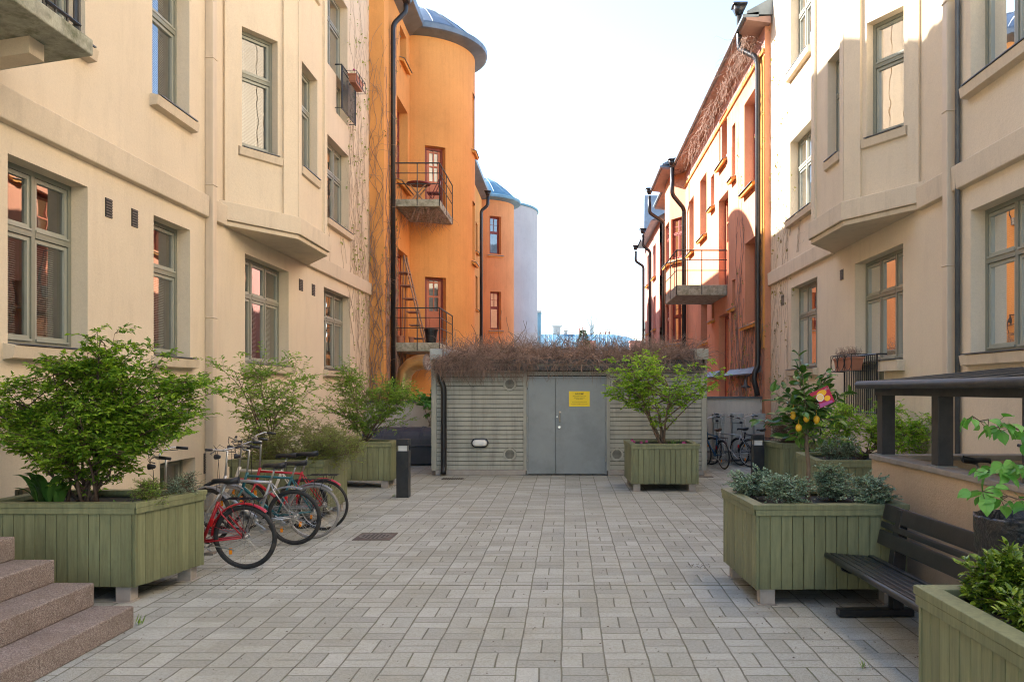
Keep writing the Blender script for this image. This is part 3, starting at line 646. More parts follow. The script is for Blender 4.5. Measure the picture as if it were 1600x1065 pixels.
# oriel
oa=[(PX,33.9),(4.45,34.9),(4.45,36.5),(PX,37.4)]
fo=[bayframe(oa[i],oa[i+1],-1) for i in range(3)]
m=MB(); ohs=[[],[],[]]
for i,f in enumerate(fo):
    ln=(Vector(oa[i+1])-Vector(oa[i])).length
    for zz in (3.9,7.45): ohs[i].append((.12,ln-.12,zz,zz+1.75))
    facade(m,f,0,ln,2.9,11.1,ohs[i],.14)
m.prism(oa,2.86,2.9); m.build('oriel',M['orange2'],ro)
for i in (0,1): 
    for h in ohs[i]: redwin(ro,fo[i],h,cols=2 if i else 2,depth=.1,muntin=(1,2),ledge=True)
m=MB(); P=PF.pt
for (a,b,e) in ((20.1,33.7,.5),(33.7,37.6,1.0),(37.6,41.2,.5)):
    m.hexa([P(a,11.02,-.1),P(b,11.02,-.1),P(b,11.1,e),P(a,11.1,e),P(a,11.2,-.1),P(b,11.2,-.1),P(b,11.16,e+.02),P(a,11.16,e+.02)])
m.build('eave_soffit',M['soffit'],ro)
m=MB()
for (a,b,e) in ((20.1,33.7,.5),(33.7,37.6,1.0),(37.6,41.2,.5)):
    m.hexa([P(a,11.164,e-.3),P(b,11.164,e-.3),P(b,11.165,e+.1),P(a,11.165,e+.1),P(a,11.3,e-.3),P(b,11.3,e-.3),P(b,11.24,e+.1),P(a,11.24,e+.1)])
    m.hexa([P(a,11.23,-4),P(b,11.23,-4),P(b,11.235,e+.0),P(a,11.235,e+.0),P(a,13.8,-4),P(b,13.8,-4),P(b,11.32,e),P(a,11.32,e)])
m.build('roof',M['zinc'],ro)
downpipe(ro,[(4.5,21.0,11.6),(4.5,21.0,10.75),(4.84,20.55,10.35),(4.87,20.5,10.1),(4.87,20.5,2.45),(4.78,20.48,2.28),(4.76,20.48,2.1),(4.82,20.48,1.9),(4.86,20.5,1.7)],.072,hop=(4.5,21.0,11.85))
downpipe(ro,[(4.35,33.2,11.0),(4.35,33.2,9.9),(4.8,33.3,9.4),(4.86,33.4,9.3),(4.86,33.4,.2)],.09,hop=(4.35,33.2,11.3))
downpipe(ro,[(3.9,38.0,11.0),(3.9,38.0,10.2),(4.6,38.2,9.8),(4.6,38.2,.2)],.08,hop=(3.9,38.0,11.3))
b3=balcony(ro,[(PX,25.1),(3.42,25.1),(3.42,27.9),(PX,27.9)],4.80,5.12,6.2,'grey slab balcony with wire railing',PX)
m=MB()   # sheet-metal ledges over the ground floor
for (a,b) in ((20.7,24.6),(26.2,28.6)):
    m.hexa([P(a,2.32,-.01),P(b,2.32,-.01),P(b,2.25,.2),P(a,2.25,.2),P(a,2.48,-.01),P(b,2.48,-.01),P(b,2.28,.24),P(a,2.28,.24)])
m.build('ledge',M['zinc'],ro)
# further right house with steep gable
fr_=thing('apartment_building',(PX,50,0),'far red-brown house with steep blue gable and tall downpipes','building')
FF=Frame((4.75,0),(0,1),(-1,0)); fh=[(y,y+1.2,z_,z_+1.7) for y in (43,46.3) for z_ in (2.3,5.2,8.0)]
m=MB(); facade(m,FF,41.2,49,0,10.5,fh,.25); m.box(5.9,14,41.2,49,0,10.5); m.face((4.75,49,0),(5.9,49,0),(5.9,49,10.5),(4.75,49,10.5)); m.build('wall',M['pink'],fr_)
for h in fh: redwin(fr_,FF,h,cols=1)
m=MB(); 
m.v=[(4.3,41.1,10.5),(4.3,49.3,10.5),(9,49.3,10.5),(9,41.1,10.5),(6.3,41.1,11.6),(6.3,49.3,11.6), (4.25,44.3,10.52),(4.25,49.4,10.52),(4.5,46.6,13.1),(4.5,47.2,13.1),(9,44.3,10.52),(9,49.4,10.52),(9,46.6,13.1),(9,47.2,13.1)]; m.f=[(0,3,2,1),(0,1,5,4),(3,0,4),(1,2,5),(2,3,4,5),(6,7,9,8),(6,8,12,10),(7,11,13,9),(8,9,13,12)]; m.m=[0]*9
m.build('roof',M['zinc'],fr_)
downpipe(fr_,[(4.2,44.5,10.4),(4.2,44.5,9.8),(4.6,44.5,9.5),(4.6,44.5,.2)],.08,hop=(4.2,44.5,10.7))
downpipe(fr_,[(4.15,48.6,10.2),(4.15,48.6,9.6),(4.62,48.6,9.3),(4.62,48.6,.2)],.08,hop=(4.15,48.6,10.5))
# distant hall with blue-green roof
hl=thing('hall_building',(3,95,0),'distant hall under a wide blue-green sheet roof','building')
m=MB(); m.box(-6,13,92,110,0,5.9); m.build('wall',M['pink'],hl)
m=MB(); m.v=[(-6.5,91,5.6),(11.9,91,5.6),(11.9,111,5.6),(-6.5,111,5.6),(-6.5,94.5,8.35),(5.6,94.5,8.3),(7.2,95,8.05),(5.6,108,8.3),(-6.5,108,8.35)]
m.f=[(0,1,6,5,4),(1,2,7,6),(2,3,8,7),(3,0,4,8),(4,5,6,7,8)]; m.m=[0]*5
for i in range(40):
    x=-6.2+i*.45
    if x<5.5: m.tube([(x,91,5.66),(x,94.5,8.35)],.014,4)
rf=m.build('roof',M['teal'],hl)
for x,wd,h in ((-1.2,.9,1.1),(-.15,.4,.6)):
    m=MB(); m.box(x-wd/2,x+wd/2,95,96,7.8,8.2+h); m.prism([(x-wd*.7,94.9),(x+wd*.7,94.9),(x+wd*.7,96.1),(x-wd*.7,96.1)],8.2+h,8.3+h); m.build('chimney',M['galv'],rf)
rr=random.Random(4)
for x,h,lean in ((1.5,1.0,0),(1.9,.5,.1),(2.0,1.1,-.15),(3.9,.6,0),(4.5,.6,.1),(5.0,.6,0)):
    m=MB(); m.tube([(x,95,7.9),(x+lean,95,8.1+h)],.09,6); m.build('vent_pipe',M['redframe'],rf)
m=MB(); m.tube([(3.0,98,8.4),(3.0,98,9.7)],.28,8)
for k in range(7): th=2*math.pi*k/7; m.tube([(3+.25*math.cos(th),98+.25*math.sin(th),9.6),(3+.62*math.cos(th),98+.62*math.sin(th),10.4),(3+.5*math.cos(th),98,10.7)],.06,5)
m.tube([(3,98,8.0),(3,98,11.0)],.05,5)
m.build('roof_mast',M['galv'],rf)
m=MB(); m.tube([(4.6,95,8.2),(4.6,95,8.9),(10.3*.0+9.5*.55+2.3,95,8.75)],.05,5); m.tube([(4.2,95,8.6),(8.6*.9,95,8.55)],.05,5); m.build('roof_rail',M['galv'],rf)
for x in (1.9,6.0):
    cm=MB(); cm.box(x-.5,x+.55,70,71,0,5.95); cm.box(x-.56,x+.61,69.94,71.06,5.95,6.1); tag(cm.build('brick_chimney',M['pink']),('left of' if x<4 else 'right of')+' two red brick chimneys standing before the blue-green roof','chimney','brick chimneys before the hall')
bt=MB(); bt.box(-3.8,-2.55*1.0,78,80,0,9.3); bt.mi=1; bt.box(-3.9,-2.5,77.9,80.1,9.3,9.5); tag(bt.build('stair_block',[M['teal'],M['galv']]),'narrow blue-green block edge beside the lilac tower','building')
# ------------------------------------------------------------------ text helper
def lettering(par,text,loc,size,mat,rot=(R(90),0,0),align='CENTER',ext=.0008,name='lettering',bold=0):
    cu=bpy.data.curves.new('t','FONT'); cu.body=text; cu.size=size; cu.align_x=align; cu.extrude=ext; cu.offset=bold; cu.resolution_u=2
    to=bpy.data.objects.new('t',cu); C.objects.link(to); bpy.context.view_layer.update()
    me=bpy.data.meshes.new_from_object(to.evaluated_get(bpy.context.evaluated_depsgraph_get())); bpy.data.objects.remove(to)
    me.materials.clear(); me.materials.append(M[mat] if isinstance(mat,str) else mat)
    T_=Matrix.Translation(loc)@Matrix.Rotation(rot[2],4,'Z')@Matrix.Rotation(rot[1],4,'Y')@Matrix.Rotation(rot[0],4,'X'); me.transform(T_)
    o=bpy.data.objects.new(name,me); C.objects.link(o); attach(o,par); return o
M['yellow']=surf('yellow_sign_paint',(.86,.62,.0),.45,.03,3,30,.03)
M['ink']=surf('dark_print',(.10,.07,.0),.6,.05,3,30,.02)
# ------------------------------------------------------------------ shed
SY=17.4; SX0,SX1=-2.93,3.02
sh=thing('shed',(0,SY,0),'low grey-green boarded bin shed with steel double door, across the yard','shed')
DX0,DX1=-.845,.83; DT=2.10
m=MB(); m.box(SX0+.03,SX1-.03,SY+.06,20.4,.1,2.3); m.mi=0; m.build('core',M['gap'],sh)
def boards(x0,x1,z0,z1,par):
    m=MB(); z=z0; rr=random.Random(3)
    while z<z1-.02:
        h=min(.0915,z1-z); d=rr.uniform(-.002,.002); m.box(x0,x1,SY+.012+d,SY+.07,z+.004,z+h-.004); z+=.0955
    return m.build('siding',M['shed'],par)
boards(SX0+.1,DX0-.10,.12,2.27,sh); boards(DX1+.10,SX1-.1,.12,2.27,sh); boards(DX0-.1,DX1+.1,DT+.06,2.27,sh)
m=MB()
for a,b in ((SX0,SX0+.1),(DX0-.10,DX0-.03),(DX1+.03,DX1+.10),(SX1-.1,SX1)): m.box(a,b,SY-.012,SY+.08,.1,2.275)
m.build('corner_trim',M['shed'],sh,bevel=.004)
for side in (0,1):   # side walls
    x=SX0 if side==0 else SX1; m=MB(); z=.12
    while z<2.6: m.box(x-.03 if side==0 else x-.02,x+.02 if side==0 else x+.03,SY+.08,20.4,z+.004,z+.0915); z+=.0955
    m.build('siding',M['shed'],sh)
m=MB(); m.box(SX0+.08,DX0-.05,SY-.02,SY+.1,0,.115); m.box(DX1+.05,SX1-.05,SY-.02,SY+.1,0,.115); m.build('plinth',M['concrete2'],sh,bevel=.01)
m=MB(); m.box(DX0-.03,DX0+.0,SY-.02,SY+.1,0.02,DT+.04); m.box(DX1,DX1+.03,SY-.02,SY+.1,.02,DT+.04); m.box(DX0,DX1,SY-.02,SY+.1,DT,DT+.04); m.build('door_frame',M['steel'],sh)
DS=-.245
for a,b,lab in ((DX0+.004,DS-.004,'narrow left door leaf'),(DS+.004,DX1-.004,'wide right door leaf with yellow notice')):
    m=MB(); m.box(a,b,SY-.018,SY+.05,.03,DT-.006); d=m.build('door',M['steel'],sh,bevel=.003); d['label']=lab
m=MB(); x=-.155; m.tube([(x,SY-.02,1.38),(x,SY-.07,1.38),(x,SY-.075,1.36),(x,SY-.075,1.17),(x,SY-.07,1.14),(x,SY-.02,1.14)],.012,8); m.lathe([(0,-.035),(.026,-.035),(.026,-.0)],(x-.01,SY-.018,1.045),'y',16); m.lathe([(0,-.045),(.012,-.045),(.012,0)],(x-.06,SY-.018,1.27),'y',10); m.build('handle',M['chrome'],d,smooth=False)
m=MB()
for x in (DX0-.01,DX1+.01):
    for z_ in (.3,1.15,1.9): m.tube([(x,SY-.03,z_),(x,SY-.03,z_+.12)],.012,8)
m.build('hinge',M['galv'],sh)
m=MB(); m.box(.045,.49,SY-.026,SY-.017,1.49,1.82); ys=m.build('notice',M['yellow'],d)
yc=SY-.027
lettering(ys,'HUOM!',(.27,yc,1.745),.055,'ink',bold=.001)
for t,z_,sz in (('Jätehuoneen ovi on aina',1.705,.030),('pidettävä lukittuna,',1.672,.030),('ja tila siistinä',1.64,.030),('Ei saa viedä isoja jätteitä tänne.',1.575,.026),('Suurjätteet omalla kustannuksella.',1.53,.026)): lettering(ys,t,(.27,yc,z_),sz,'ink')
# fascia, gutter, roof
m=MB(); m.box(SX0+.22,SX1-.22,SY-.03,SY+.04,2.28,2.5); m.build('fascia',M['shed'],sh,bevel=.004)
m=MB(); m.box(SX0+.05,SX1-.05,SY-.14,SY-.035,2.27,2.285); m.box(SX0+.05,SX1-.05,SY-.15,SY-.138,2.27,2.36); m.box(SX0+.05,SX0+.06,SY-.14,SY-.03,2.27,2.36); m.build('gutter',M['blackrough'],sh)
m=MB(); m.hexa([(SX0+.1,SY-.1,2.42),(SX1-.1,SY-.1,2.42),(SX1-.1,20.5,2.62),(SX0+.1,20.5,2.62),(SX0+.1,SY-.1,2.50),(SX1-.1,SY-.1,2.50),(SX1-.1,20.5,2.72),(SX0+.1,20.5,2.72)]); m.build('roof',M['blackrough'],sh)
for x0,x1 in ((SX0-.03,SX0+.24),(SX1-.26,SX1+.03)):
    m=MB(); m.hexa([(x0,SY-.1,2.50),(x1,SY-.1,2.50),(x1,20.5,2.62),(x0,20.5,2.62),(x0,SY-.1,2.73),(x1,SY-.1,2.73),(x1,20.5,2.86),(x0,20.5,2.86)]); m.mi=1; m.box(x0+.07,x1-.005,SY-.05,20.3,2.87,2.885) if 0 else None
    m.build('parapet',[M['galv'] if x0<0 else M['shed'],M['galv']],sh,bevel=.01)
m=MB(); m.hexa([(SX0+.26,SY+.1,2.60),(SX0+.30,SY+.1,2.60),(SX0+.30,20.3,2.72),(SX0+.26,20.3,2.72),(SX0+.22,SY+.1,2.70),(SX0+.42,SY+.1,2.68),(SX0+.42,20.3,2.80),(SX0+.22,20.3,2.82)]); m.build('flashing',M['galv'],sh)
for (px,py) in ((796.5,600),(796.5,709.5),(964,709.5),(964,600)):
    x=(px-CX)/F*SY; z_=H+(CY-py)/F*SY; m=MB(); c=(x,SY,z_)
    m.lathe([(.10,-.012),(.14,-.018),(.145,0),(.145,.02)],c,'y',28); m.mi=1; m.lathe([(0,.004),(.12,.004)],c,'y',28)
    m.mi=0
    for k in range(-5,6):
        q=.019*k; w_=math.sqrt(max(0,.1**2-q*q)); 
        if w_>.02: m.box(x-w_,x+w_,SY-.012,SY+.0,z_+q-.004,z_+q+.004)
    m.build('round_vent',[M['shed'],M['gap']],sh)
c=((750-CX)/F*SY,SY-.0,H+(CY-691.5)/F*SY); m=MB()
def stadium(hw,r,n=10):
    return [(hw+r*math.cos(t),r*math.sin(t)) for t in [(-math.pi/2+math.pi*i/n) for i in range(n+1)]]+[(-hw+r*math.cos(t),r*math.sin(t)) for t in [(math.pi/2+math.pi*i/n) for i in range(n+1)]]
def ringxy(m,prof,c):
    b=len(m.v); n=None
    for (hw,r,y) in prof:
        s_=stadium(hw,r); n=len(s_); m.v.extend([(c[0]+a,c[1]+y,c[2]+q) for a,q in s_])
    for i in range(len(prof)-1):
        for k in range(n): k2=(k+1)%n; m.f.append((b+i*n+k,b+i*n+k2,b+(i+1)*n+k2,b+(i+1)*n+k)); m.m.append(m.mi)
    m.f.append(tuple(b+(len(prof)-1)*n+k for k in range(n))); m.m.append(m.mi)
ringxy(m,[(.09,.095,0),(.09,.1,-.03),(.09,.095,-.05),(.09,.07,-.055)],c); lm=m.build('wall_lamp',M['black'],sh,smooth=False)
m=MB(); ringxy(m,[(.088,.07,-.053),(.085,.062,-.085),(.08,.045,-.10),(.07,.01,-.105)],c); m.build('lamp_glass',M['white'],lm,smooth=True)
xx=(693-CX)/F*SY
downpipe(sh,[(xx-.07,SY-.09,2.28),(xx-.07,SY-.09,2.1),(xx+.02,SY-.09,1.9),(xx+.02,SY-.09,.16),(xx+.02,SY-.17,.05)],.062)
# tangle of bare creeper on the shed roof
def tangle(name,n,gen,mat,r0,r1,label,cat,seed=1,seglen=.1,nseg=7,kind='stuff',grav=-.02):
    rr=random.Random(seed); m=MB()
    for i in range(n):
        p,d=gen(rr); p=Vector(p); d=Vector(d).normalized(); r=rr.uniform(r0,r1); pts=[p.copy()]
        for k in range(nseg):
            d=(d+Vector((rr.gauss(0,.38),rr.gauss(0,.38),rr.gauss(0,.38)+grav*k))).normalized(); p=p+d*seglen*rr.uniform(.6,1.3)
            pts.append(p.copy())
        m.tube(pts,[r*(1-.6*k/nseg) for k in range(nseg+1)],3,cap=False)
    return tag(m.build(name,mat),label,cat,kind=kind)
def gen_roof(rr):
    y=SY-.05+2.9*rr.random()**1.6; x=rr.uniform(SX0+.25,SX1-.1); k=.6+.4*math.sin(x*2.3)*math.sin(x*5.1+1)
    z_=2.5+.075*(y-SY)+rr.random()**2*.12*k+.02; 
    return (x,y,z_),(rr.gauss(0,1),rr.gauss(0,1)-.3,rr.gauss(.06,.32))
tangle('dead_creeper',5600,gen_roof,M['vine'],.0032,.008,'tangled reddish brown bare creeper heaped over the shed roof','creeper',1,.10,7,grav=-.02)
def gen_wood(rr):
    x=rr.uniform(SX0+.4,SX1-.3); return (x,SY+rr.uniform(-.02,1.2),rr.uniform(2.52,2.7)),(rr.choice((-1,1)),rr.gauss(0,.3),rr.gauss(0,.1))
tangle('dead_creeper',150,gen_wood,M['bark2'],.006,.013,'thicker woody creeper stems lying along the shed roof edge','creeper',14,.14,8,grav=-.012)
def gen_up(rr):
    x=rr.uniform(SX0+.3,SX1-.1); return (x,SY+rr.uniform(.4,2.8),2.72),(rr.gauss(0,.7),rr.gauss(0,.3),1)
tangle('dead_creeper',260,gen_up,M['vine'],.0016,.0035,'thin bare creeper shoots sticking up above the shed roof','creeper',2,.065,7,grav=-.09)
def gen_hang(rr):
    x=rr.choice([rr.uniform(SX0+.2,DX0+.1),rr.uniform(SX0,SX1-.1),rr.uniform(SX0+.1,-1.7)]); return (x,SY-.12+rr.uniform(-.05,.05),rr.uniform(2.36,2.62)),(rr.gauss(0,.6),-.5,-.7)
tangle('dead_creeper',1100,gen_hang,M['vine'],.0025,.0055,'bare creeper strands hanging over the gutter of the shed','creeper',3,.065,8,grav=-.07)
def wallvine(name,fr,s0,s1,z0,z1,n,mat,r,label,seed,leaf=None,d=.02,spread=.25,grp='climbing vines on the house walls',down=False,step=.16,clear=None):
    rr=random.Random(seed); m=MB(); lf=MB()
    for i in range(n):
        s=rr.uniform(s0,s1); z_=z0+rr.random()*(.25)*(z1-z0)*(rr.random()<.5); ztop=z0+(z1-z0)*rr.uniform(.4,1); pts=[]; a=rr.gauss(0,.15); rad=r*rr.uniform(.5,1.3)
        while z_<ztop:
            pts.append(fr.pt(s,z_,d+rr.uniform(0,.025))); a+=rr.gauss(0,spread); a*=.85; s+=math.sin(a)*step; z_+=abs(math.cos(a))*step
            if s<s0: s=s0; a=abs(a)*.5
            if s>s1: s=s1; a=-abs(a)*.5
            if clear and any(c0<s<c1 and c2<z_<c3 for c0,c1,c2,c3 in clear): break
            if rr.random()<.22:
                q=[pts[-1]]; sa,za,ang=s,z_,rr.choice((-1,1))*rr.uniform(.5,1.6)
                for k in range(rr.randint(3,7)): 
                    ang+=rr.gauss(0,.35); sa+=math.sin(ang)*step*.5; za+=math.cos(ang)*step*.5
                    if clear and any(c0<sa<c1 and c2<za<c3 for c0,c1,c2,c3 in clear): break
                    q.append(fr.pt(sa,za,d+rr.uniform(0,.04)))
                m.tube(q,rad*.4,3,cap=False)
                if leaf and rr.random()<.5:
                    for k in range(3):
                        c_=q[-1]+Vector((0,rr.gauss(0,.05),rr.gauss(0,.05))); sz=rr.uniform(.02,.045)
                        e1=Vector((rr.gauss(0,.4),rr.gauss(0,1),rr.gauss(0,1))).normalized()*sz; e2=e1.cross(Vector((rr.gauss(0,1),rr.gauss(0,1),rr.gauss(0,1)))).normalized()*sz*.6
                        lf.face(c_-e1,c_+e2,c_+e1,c_-e2)
        if len(pts)>2: m.tube(pts,[rad*(1-.5*k/len(pts)) for k in range(len(pts))],4,cap=False)
    T=thing(name,fr.pt((s0+s1)/2,z0,0),label,'vine',grp)
    m.build('stem',mat,T)
    if lf.v: lf.build('foliage',M['leaf_dry'] if leaf==1 else M[leaf],T)
    return T
wallvine('climbing_vine',LF,20.2,22.25,.6,14.5,22,M['vinegrey'],.0055,'dry vine with small leaves on the end of the cream wall, left side',5,leaf='leaf_fine',clear=[])
wallvine('climbing_vine',LF,18.2,21.3,4.5,6.6,6,M['vinegrey'],.005,'sparse leafy vine trailing below the left first floor window',6,leaf='leaf_fine')
wallvine('climbing_vine',Frame((LX,Y0-.0),(1,0),(0,-1)),.02,.4,.5,13,9,M['vine'],.011,'bare dark vine on the narrow front face of the left orange house',7)
wallvine('climbing_vine',OF,22.35,25.3,.5,13,46,M['vine'],.011,'dense dark bare vine around the left orange house downpipe',8,leaf='leaf_dry',clear=[(ow[0][0],ow[0][1],8.2,10.65),(ow[1][0],9e9,12,13),(ow[2][0],ow[2][1],3.3,6.1)])
wallvine('climbing_vine',PF,20.4,25.6,.6,10.6,60,M['vine'],.009,'wide curtain of bare vine stems on the right orange house',9,leaf=1,clear=[(h[0],h[1],h[2],h[3]) for h in hw+hd])
wallvine('climbing_vine',RF,18.6,20.25,.4,14,16,M['vinegrey'],.0035,'dry vine climbing the end of the cream wall, right side',10,leaf=1)
wallvine('climbing_vine',RF,16.6,19.2,4.9,6.9,6,M['vinegrey'],.007,'thin vine under the right first floor window',11)
def gen_eave(rr):
    y=20.6+10.5*rr.random()**1.5; return (PX-.3+rr.uniform(-.2,.2),y,11.0-rr.random()*.25),(rr.gauss(-.2,.5),rr.gauss(0,.6),-1)
tangle('dead_creeper',380,gen_eave,M['vine'],.004,.008,'bare creeper hanging under the long eave of the right orange house','creeper',12,.10,8,grav=-.05)
def gen_bal(rr): return (rr.uniform(OX,-3.7),23.68+rr.random()*1.5,7.2+rr.random()*.15),(rr.gauss(0,.5),-.2,-1)
tangle('dead_creeper',150,gen_bal,M['vine'],.003,.006,'thin bare creeper hanging from the upper mossy balcony','creeper',13,.09,8,grav=-.05)
# ------------------------------------------------------------------ garden walls
gw=thing('garden_wall',(-4.2,21.8,0),'rendered garden wall with metal coping, behind the dark container','wall')
m=MB(); m.box(LX,SX0+.3,21.8,22.0,0,1.50); m.build('wall_face',M['garden'],gw); m=MB(); m.box(LX,SX0+.3,21.75,22.05,1.5,1.56); m.build('coping',M['flash'],gw)
gw=thing('garden_wall',(4.2,20.6,0),'rendered garden wall with dark coping, behind the bicycle rack','wall')
m=MB(); m.box(SX1-.3,PX+.0,20.6,20.8,0,1.62); m.build('wall_face',M['garden'],gw); m=MB(); m.box(SX1-.3,PX-.0,20.55,20.85,1.62,1.68); m.build('coping',M['flash'],gw)
# ------------------------------------------------------------------ planters
def planter(poly,label,z0=.14,z1=.825,legs=True,soil=.74):
    cx=sum(p[0] for p in poly)/4; cy=sum(p[1] for p in poly)/4
    T=thing('planter',(cx,cy,0),label,'planter','olive green plank planters in the yard')
    V=[Vector((p[0],p[1])) for p in poly]; m=MB(); rr=random.Random(int(abs(cx*100)))
    for i in range(4):
        a,b=V[i],V[(i+1)%4]; u=(b-a); ln=u.length; u/=ln; nn=Vector((u.y,-u.x)); n=max(3,round((ln-.06)/.098)); w_=(ln-.06)/n
        for k in range(n):
            s0=.03+k*w_+.0025; s1=s0+w_-.005; d=rr.uniform(-.0015,.0015); lo_=z0+rr.uniform(-.003,.003)
            q=[a+u*s0-nn*.024,a+u*s1-nn*.024,a+u*s1+nn*d,a+u*s0+nn*d]
            m.hexa([(x.x,x.y,lo_) for x in q]+[(x.x,x.y,z1) for x in q])
        q=[a-nn*.03+u*.0,a+nn*.004,a+u*.028+nn*.004,a+u*.028-nn*.03]; q=[a+u*0-nn*.028,a+u*.028-nn*.028,a+u*.028+nn*.004,a+u*0+nn*.004]
        m.hexa([(x.x,x.y,z0-.004) for x in q]+[(x.x,x.y,z1) for x in q])
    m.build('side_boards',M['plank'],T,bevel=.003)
    m=MB(); c=Vector((cx,cy)); inn=[v+(c-v).normalized()*.05 for v in V]
    m.prism([tuple(v) for v in inn],z0+.02,z1-.02); m.build('liner',M['gap'],T)
    m=MB(); inn=[v+(c-v).normalized()*.08 for v in V]; n=14; P=[]
    for i in range(n+1):
        for j in range(n+1):
            s,t=i/n,j/n; p=inn[0]*(1-s)*(1-t)+inn[1]*s*(1-t)+inn[2]*s*t+inn[3]*(1-s)*t; P.append((p.x,p.y,soil+rr.uniform(0,.03)+.04*math.sin(math.pi*s)*math.sin(math.pi*t)))
    m.v=P; m.f=[(i*(n+1)+j,(i+1)*(n+1)+j,(i+1)*(n+1)+j+1,i*(n+1)+j+1) for i in range(n) for j in range(n)]; m.m=[0]*len(m.f); m.build('soil',M['soil'],T,smooth=True)
    # rim: four mitred boards
    m=MB(); out=[]; inn=[]
    for i in range(4):
        p=V[i]; e1=(V[i]-V[i-1]).normalized(); e2=(V[(i+1)%4]-V[i]).normalized(); n1=Vector((e1.y,-e1.x)); n2=Vector((e2.y,-e2.x)); b=(n1+n2); b=b/(b.length**2)*2*.5*2/2
        bis=(n1+n2)/(1+n1.dot(n2)); out.append(p+bis*.022); inn.append(p-bis*.085)
    for i in range(4):
        j=(i+1)%4; g_=(out[j]-out[i]).normalized()*.0012
        q=[inn[i]+g_,out[i]+g_,out[j]-g_,inn[j]-g_]; m.hexa([(x.x,x.y,z1+.001) for x in q]+[(x.x,x.y,z1+.045) for x in q])
        u=(V[j]-V[i]).normalized(); nn=Vector((u.y,-u.x)); q=[V[i]+nn*.005+u*.0,V[i]+nn*.019-u*.004,V[j]+nn*.019+u*.004,V[j]+nn*.005]
        m.hexa([(x.x,x.y,z1-.05) for x in q]+[(x.x,x.y,z1+.0005) for x in q])
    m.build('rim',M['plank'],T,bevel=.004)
    if legs:
        for v in V:
            p=v+(c-v).normalized()*.15; m=MB(); m.box(p.x-.065,p.x+.065,p.y-.065,p.y+.065,.008,z0+.01); m.box(p.x-.085,p.x+.085,p.y-.085,p.y+.085,0,.008); m.build('leg',M['concrete2'],T,bevel=.006)
    return T
planter([(-5.15,7.02),(-3.76,6.99),(-3.58,7.92),(-5.1,7.98)],'green plank planter holding the big dense bush, beside the steps')
planter([(-4.75,11.3),(-3.42,11.26),(-3.4,12.42),(-4.75,12.45)],'green plank planter behind the parked bicycles, overgrown by a spreading shrub')
planter([(-4.6,15.15),(-3.32,15.12),(-3.3,15.72),(-4.6,16.3)],'green plank planter beside the left bollard')
planter([(1.17,14.6),(2.39,14.6),(2.4,15.9),(1.14,15.9)],'green plank planter with small tree in front of the shed')
planter([(1.62,6.9),(2.93,6.93),(2.95,8.05),(1.57,8.05)],'green plank planter with the lemon tree, beside the bench')
planter([(3.5,11.2),(4.75,11.2),(4.85,12.6),(3.64,12.7)],'low angled green planter between the lemon tree and the dark canopy')
planter([(3.95,14.7),(4.95,14.7),(4.95,15.6),(3.8,15.5)],'green planter of reddish heather next to the right bollard')
planter([(1.78,2.75),(3.1,2.75),(3.1,4.06),(1.78,4.06)],'green plank planter cut by the picture edge, with low glossy hedge plants')
# ------------------------------------------------------------------ granite steps
st=thing('stone_steps',(-4.2,5.5,0),'reddish granite steps up to the left house','steps')
for k,(x,zt) in enumerate(((-3.39,.17),(-3.70,.35),(-4.01,.53),(-4.32,.71))):
    rr=random.Random(k); m=MB(); y0,y1=2.6,6.29; n=26; m.box(-5.5,x,y0,y1,zt-.17-(.01 if k else 0),zt)
    m.build('step',M['granite'],st,bevel=.012)
# ------------------------------------------------------------------ bollards
def bollard(x,y):
    T=thing('bollard_light',(x,y,0),'','bollard','black square bollard lights')
    m=MB(); m.box(x-.105,x+.105,y-.105,y+.105,0,.80); m.build('post',M['black'],T,bevel=.006)
    m=MB(); m.box(x-.105,x+.105,y-.105,y+.105,.895,1.0); m.build('cap',M['black'],T,bevel=.006)
    m=MB(); m.box(x-.075,x+.075,y-.075,y+.075,.80,.895); m.build('lamp_glass',M['white'],T)
    for a in (-1,1):
        for b in (-1,1): m=MB(); m.box(x+a*.095-.008,x+a*.095+.008,y+b*.095-.008,y+b*.095+.008,.80,.895); m.build('corner_bar',M['black'],T)
    return T
bollard(-2.83,13.9)['label']='black bollard light on the left, in front of a green planter'
bollard(3.64,15.35)['label']='black bollard light on the right, beside the heather planter'
# ------------------------------------------------------------------ manholes
m=MB(); x,y=-2.42,10.15; T=thing('manhole_cover',(x,y,0),'square rusty frame with round drain cover near the bicycles','manhole')
m.box(x-.235,x+.235,y-.25,y+.25,-.01,.006); m.build('frame',surf('rusty_cast_iron',(.10,.07,.055),.8,.3,12,80,.5),T,bevel=.003)
m=MB(); m.lathe([(0,.009),(.2,.009),(.205,.012),(.21,.007)],(x,y,0),'z',32); m.mi=1
for i in range(-3,4):
    for j in range(-3,4):
        if i*i+j*j<11: m.box(x+i*.05-.012,x+i*.05+.012,y+j*.05-.012,y+j*.05+.012,.0085,.0105)
m.build('lid',[surf('cast_iron',(.12,.10,.085),.7,.3,12,80,.5),M['gap']],T)
m=MB(); m.box(-2.6,-2.15,16.55,16.85,-.01,.006); m.mi=1
for i in range(9): m.box(-2.58+i*.047,-2.56+i*.047,16.58,16.82,.0055,.008)
tag(m.build('drain_grate',[M['grille'],M['gap']]),'small rusty drain grate in front of the shed corner','drain grate')
m=MB(); m.box(2.5,3.1,17.0,17.2,-.01,.006); tag(m.build('drain_grate',M['grille']),'narrow rusty channel grate at the right end of the shed','drain grate')
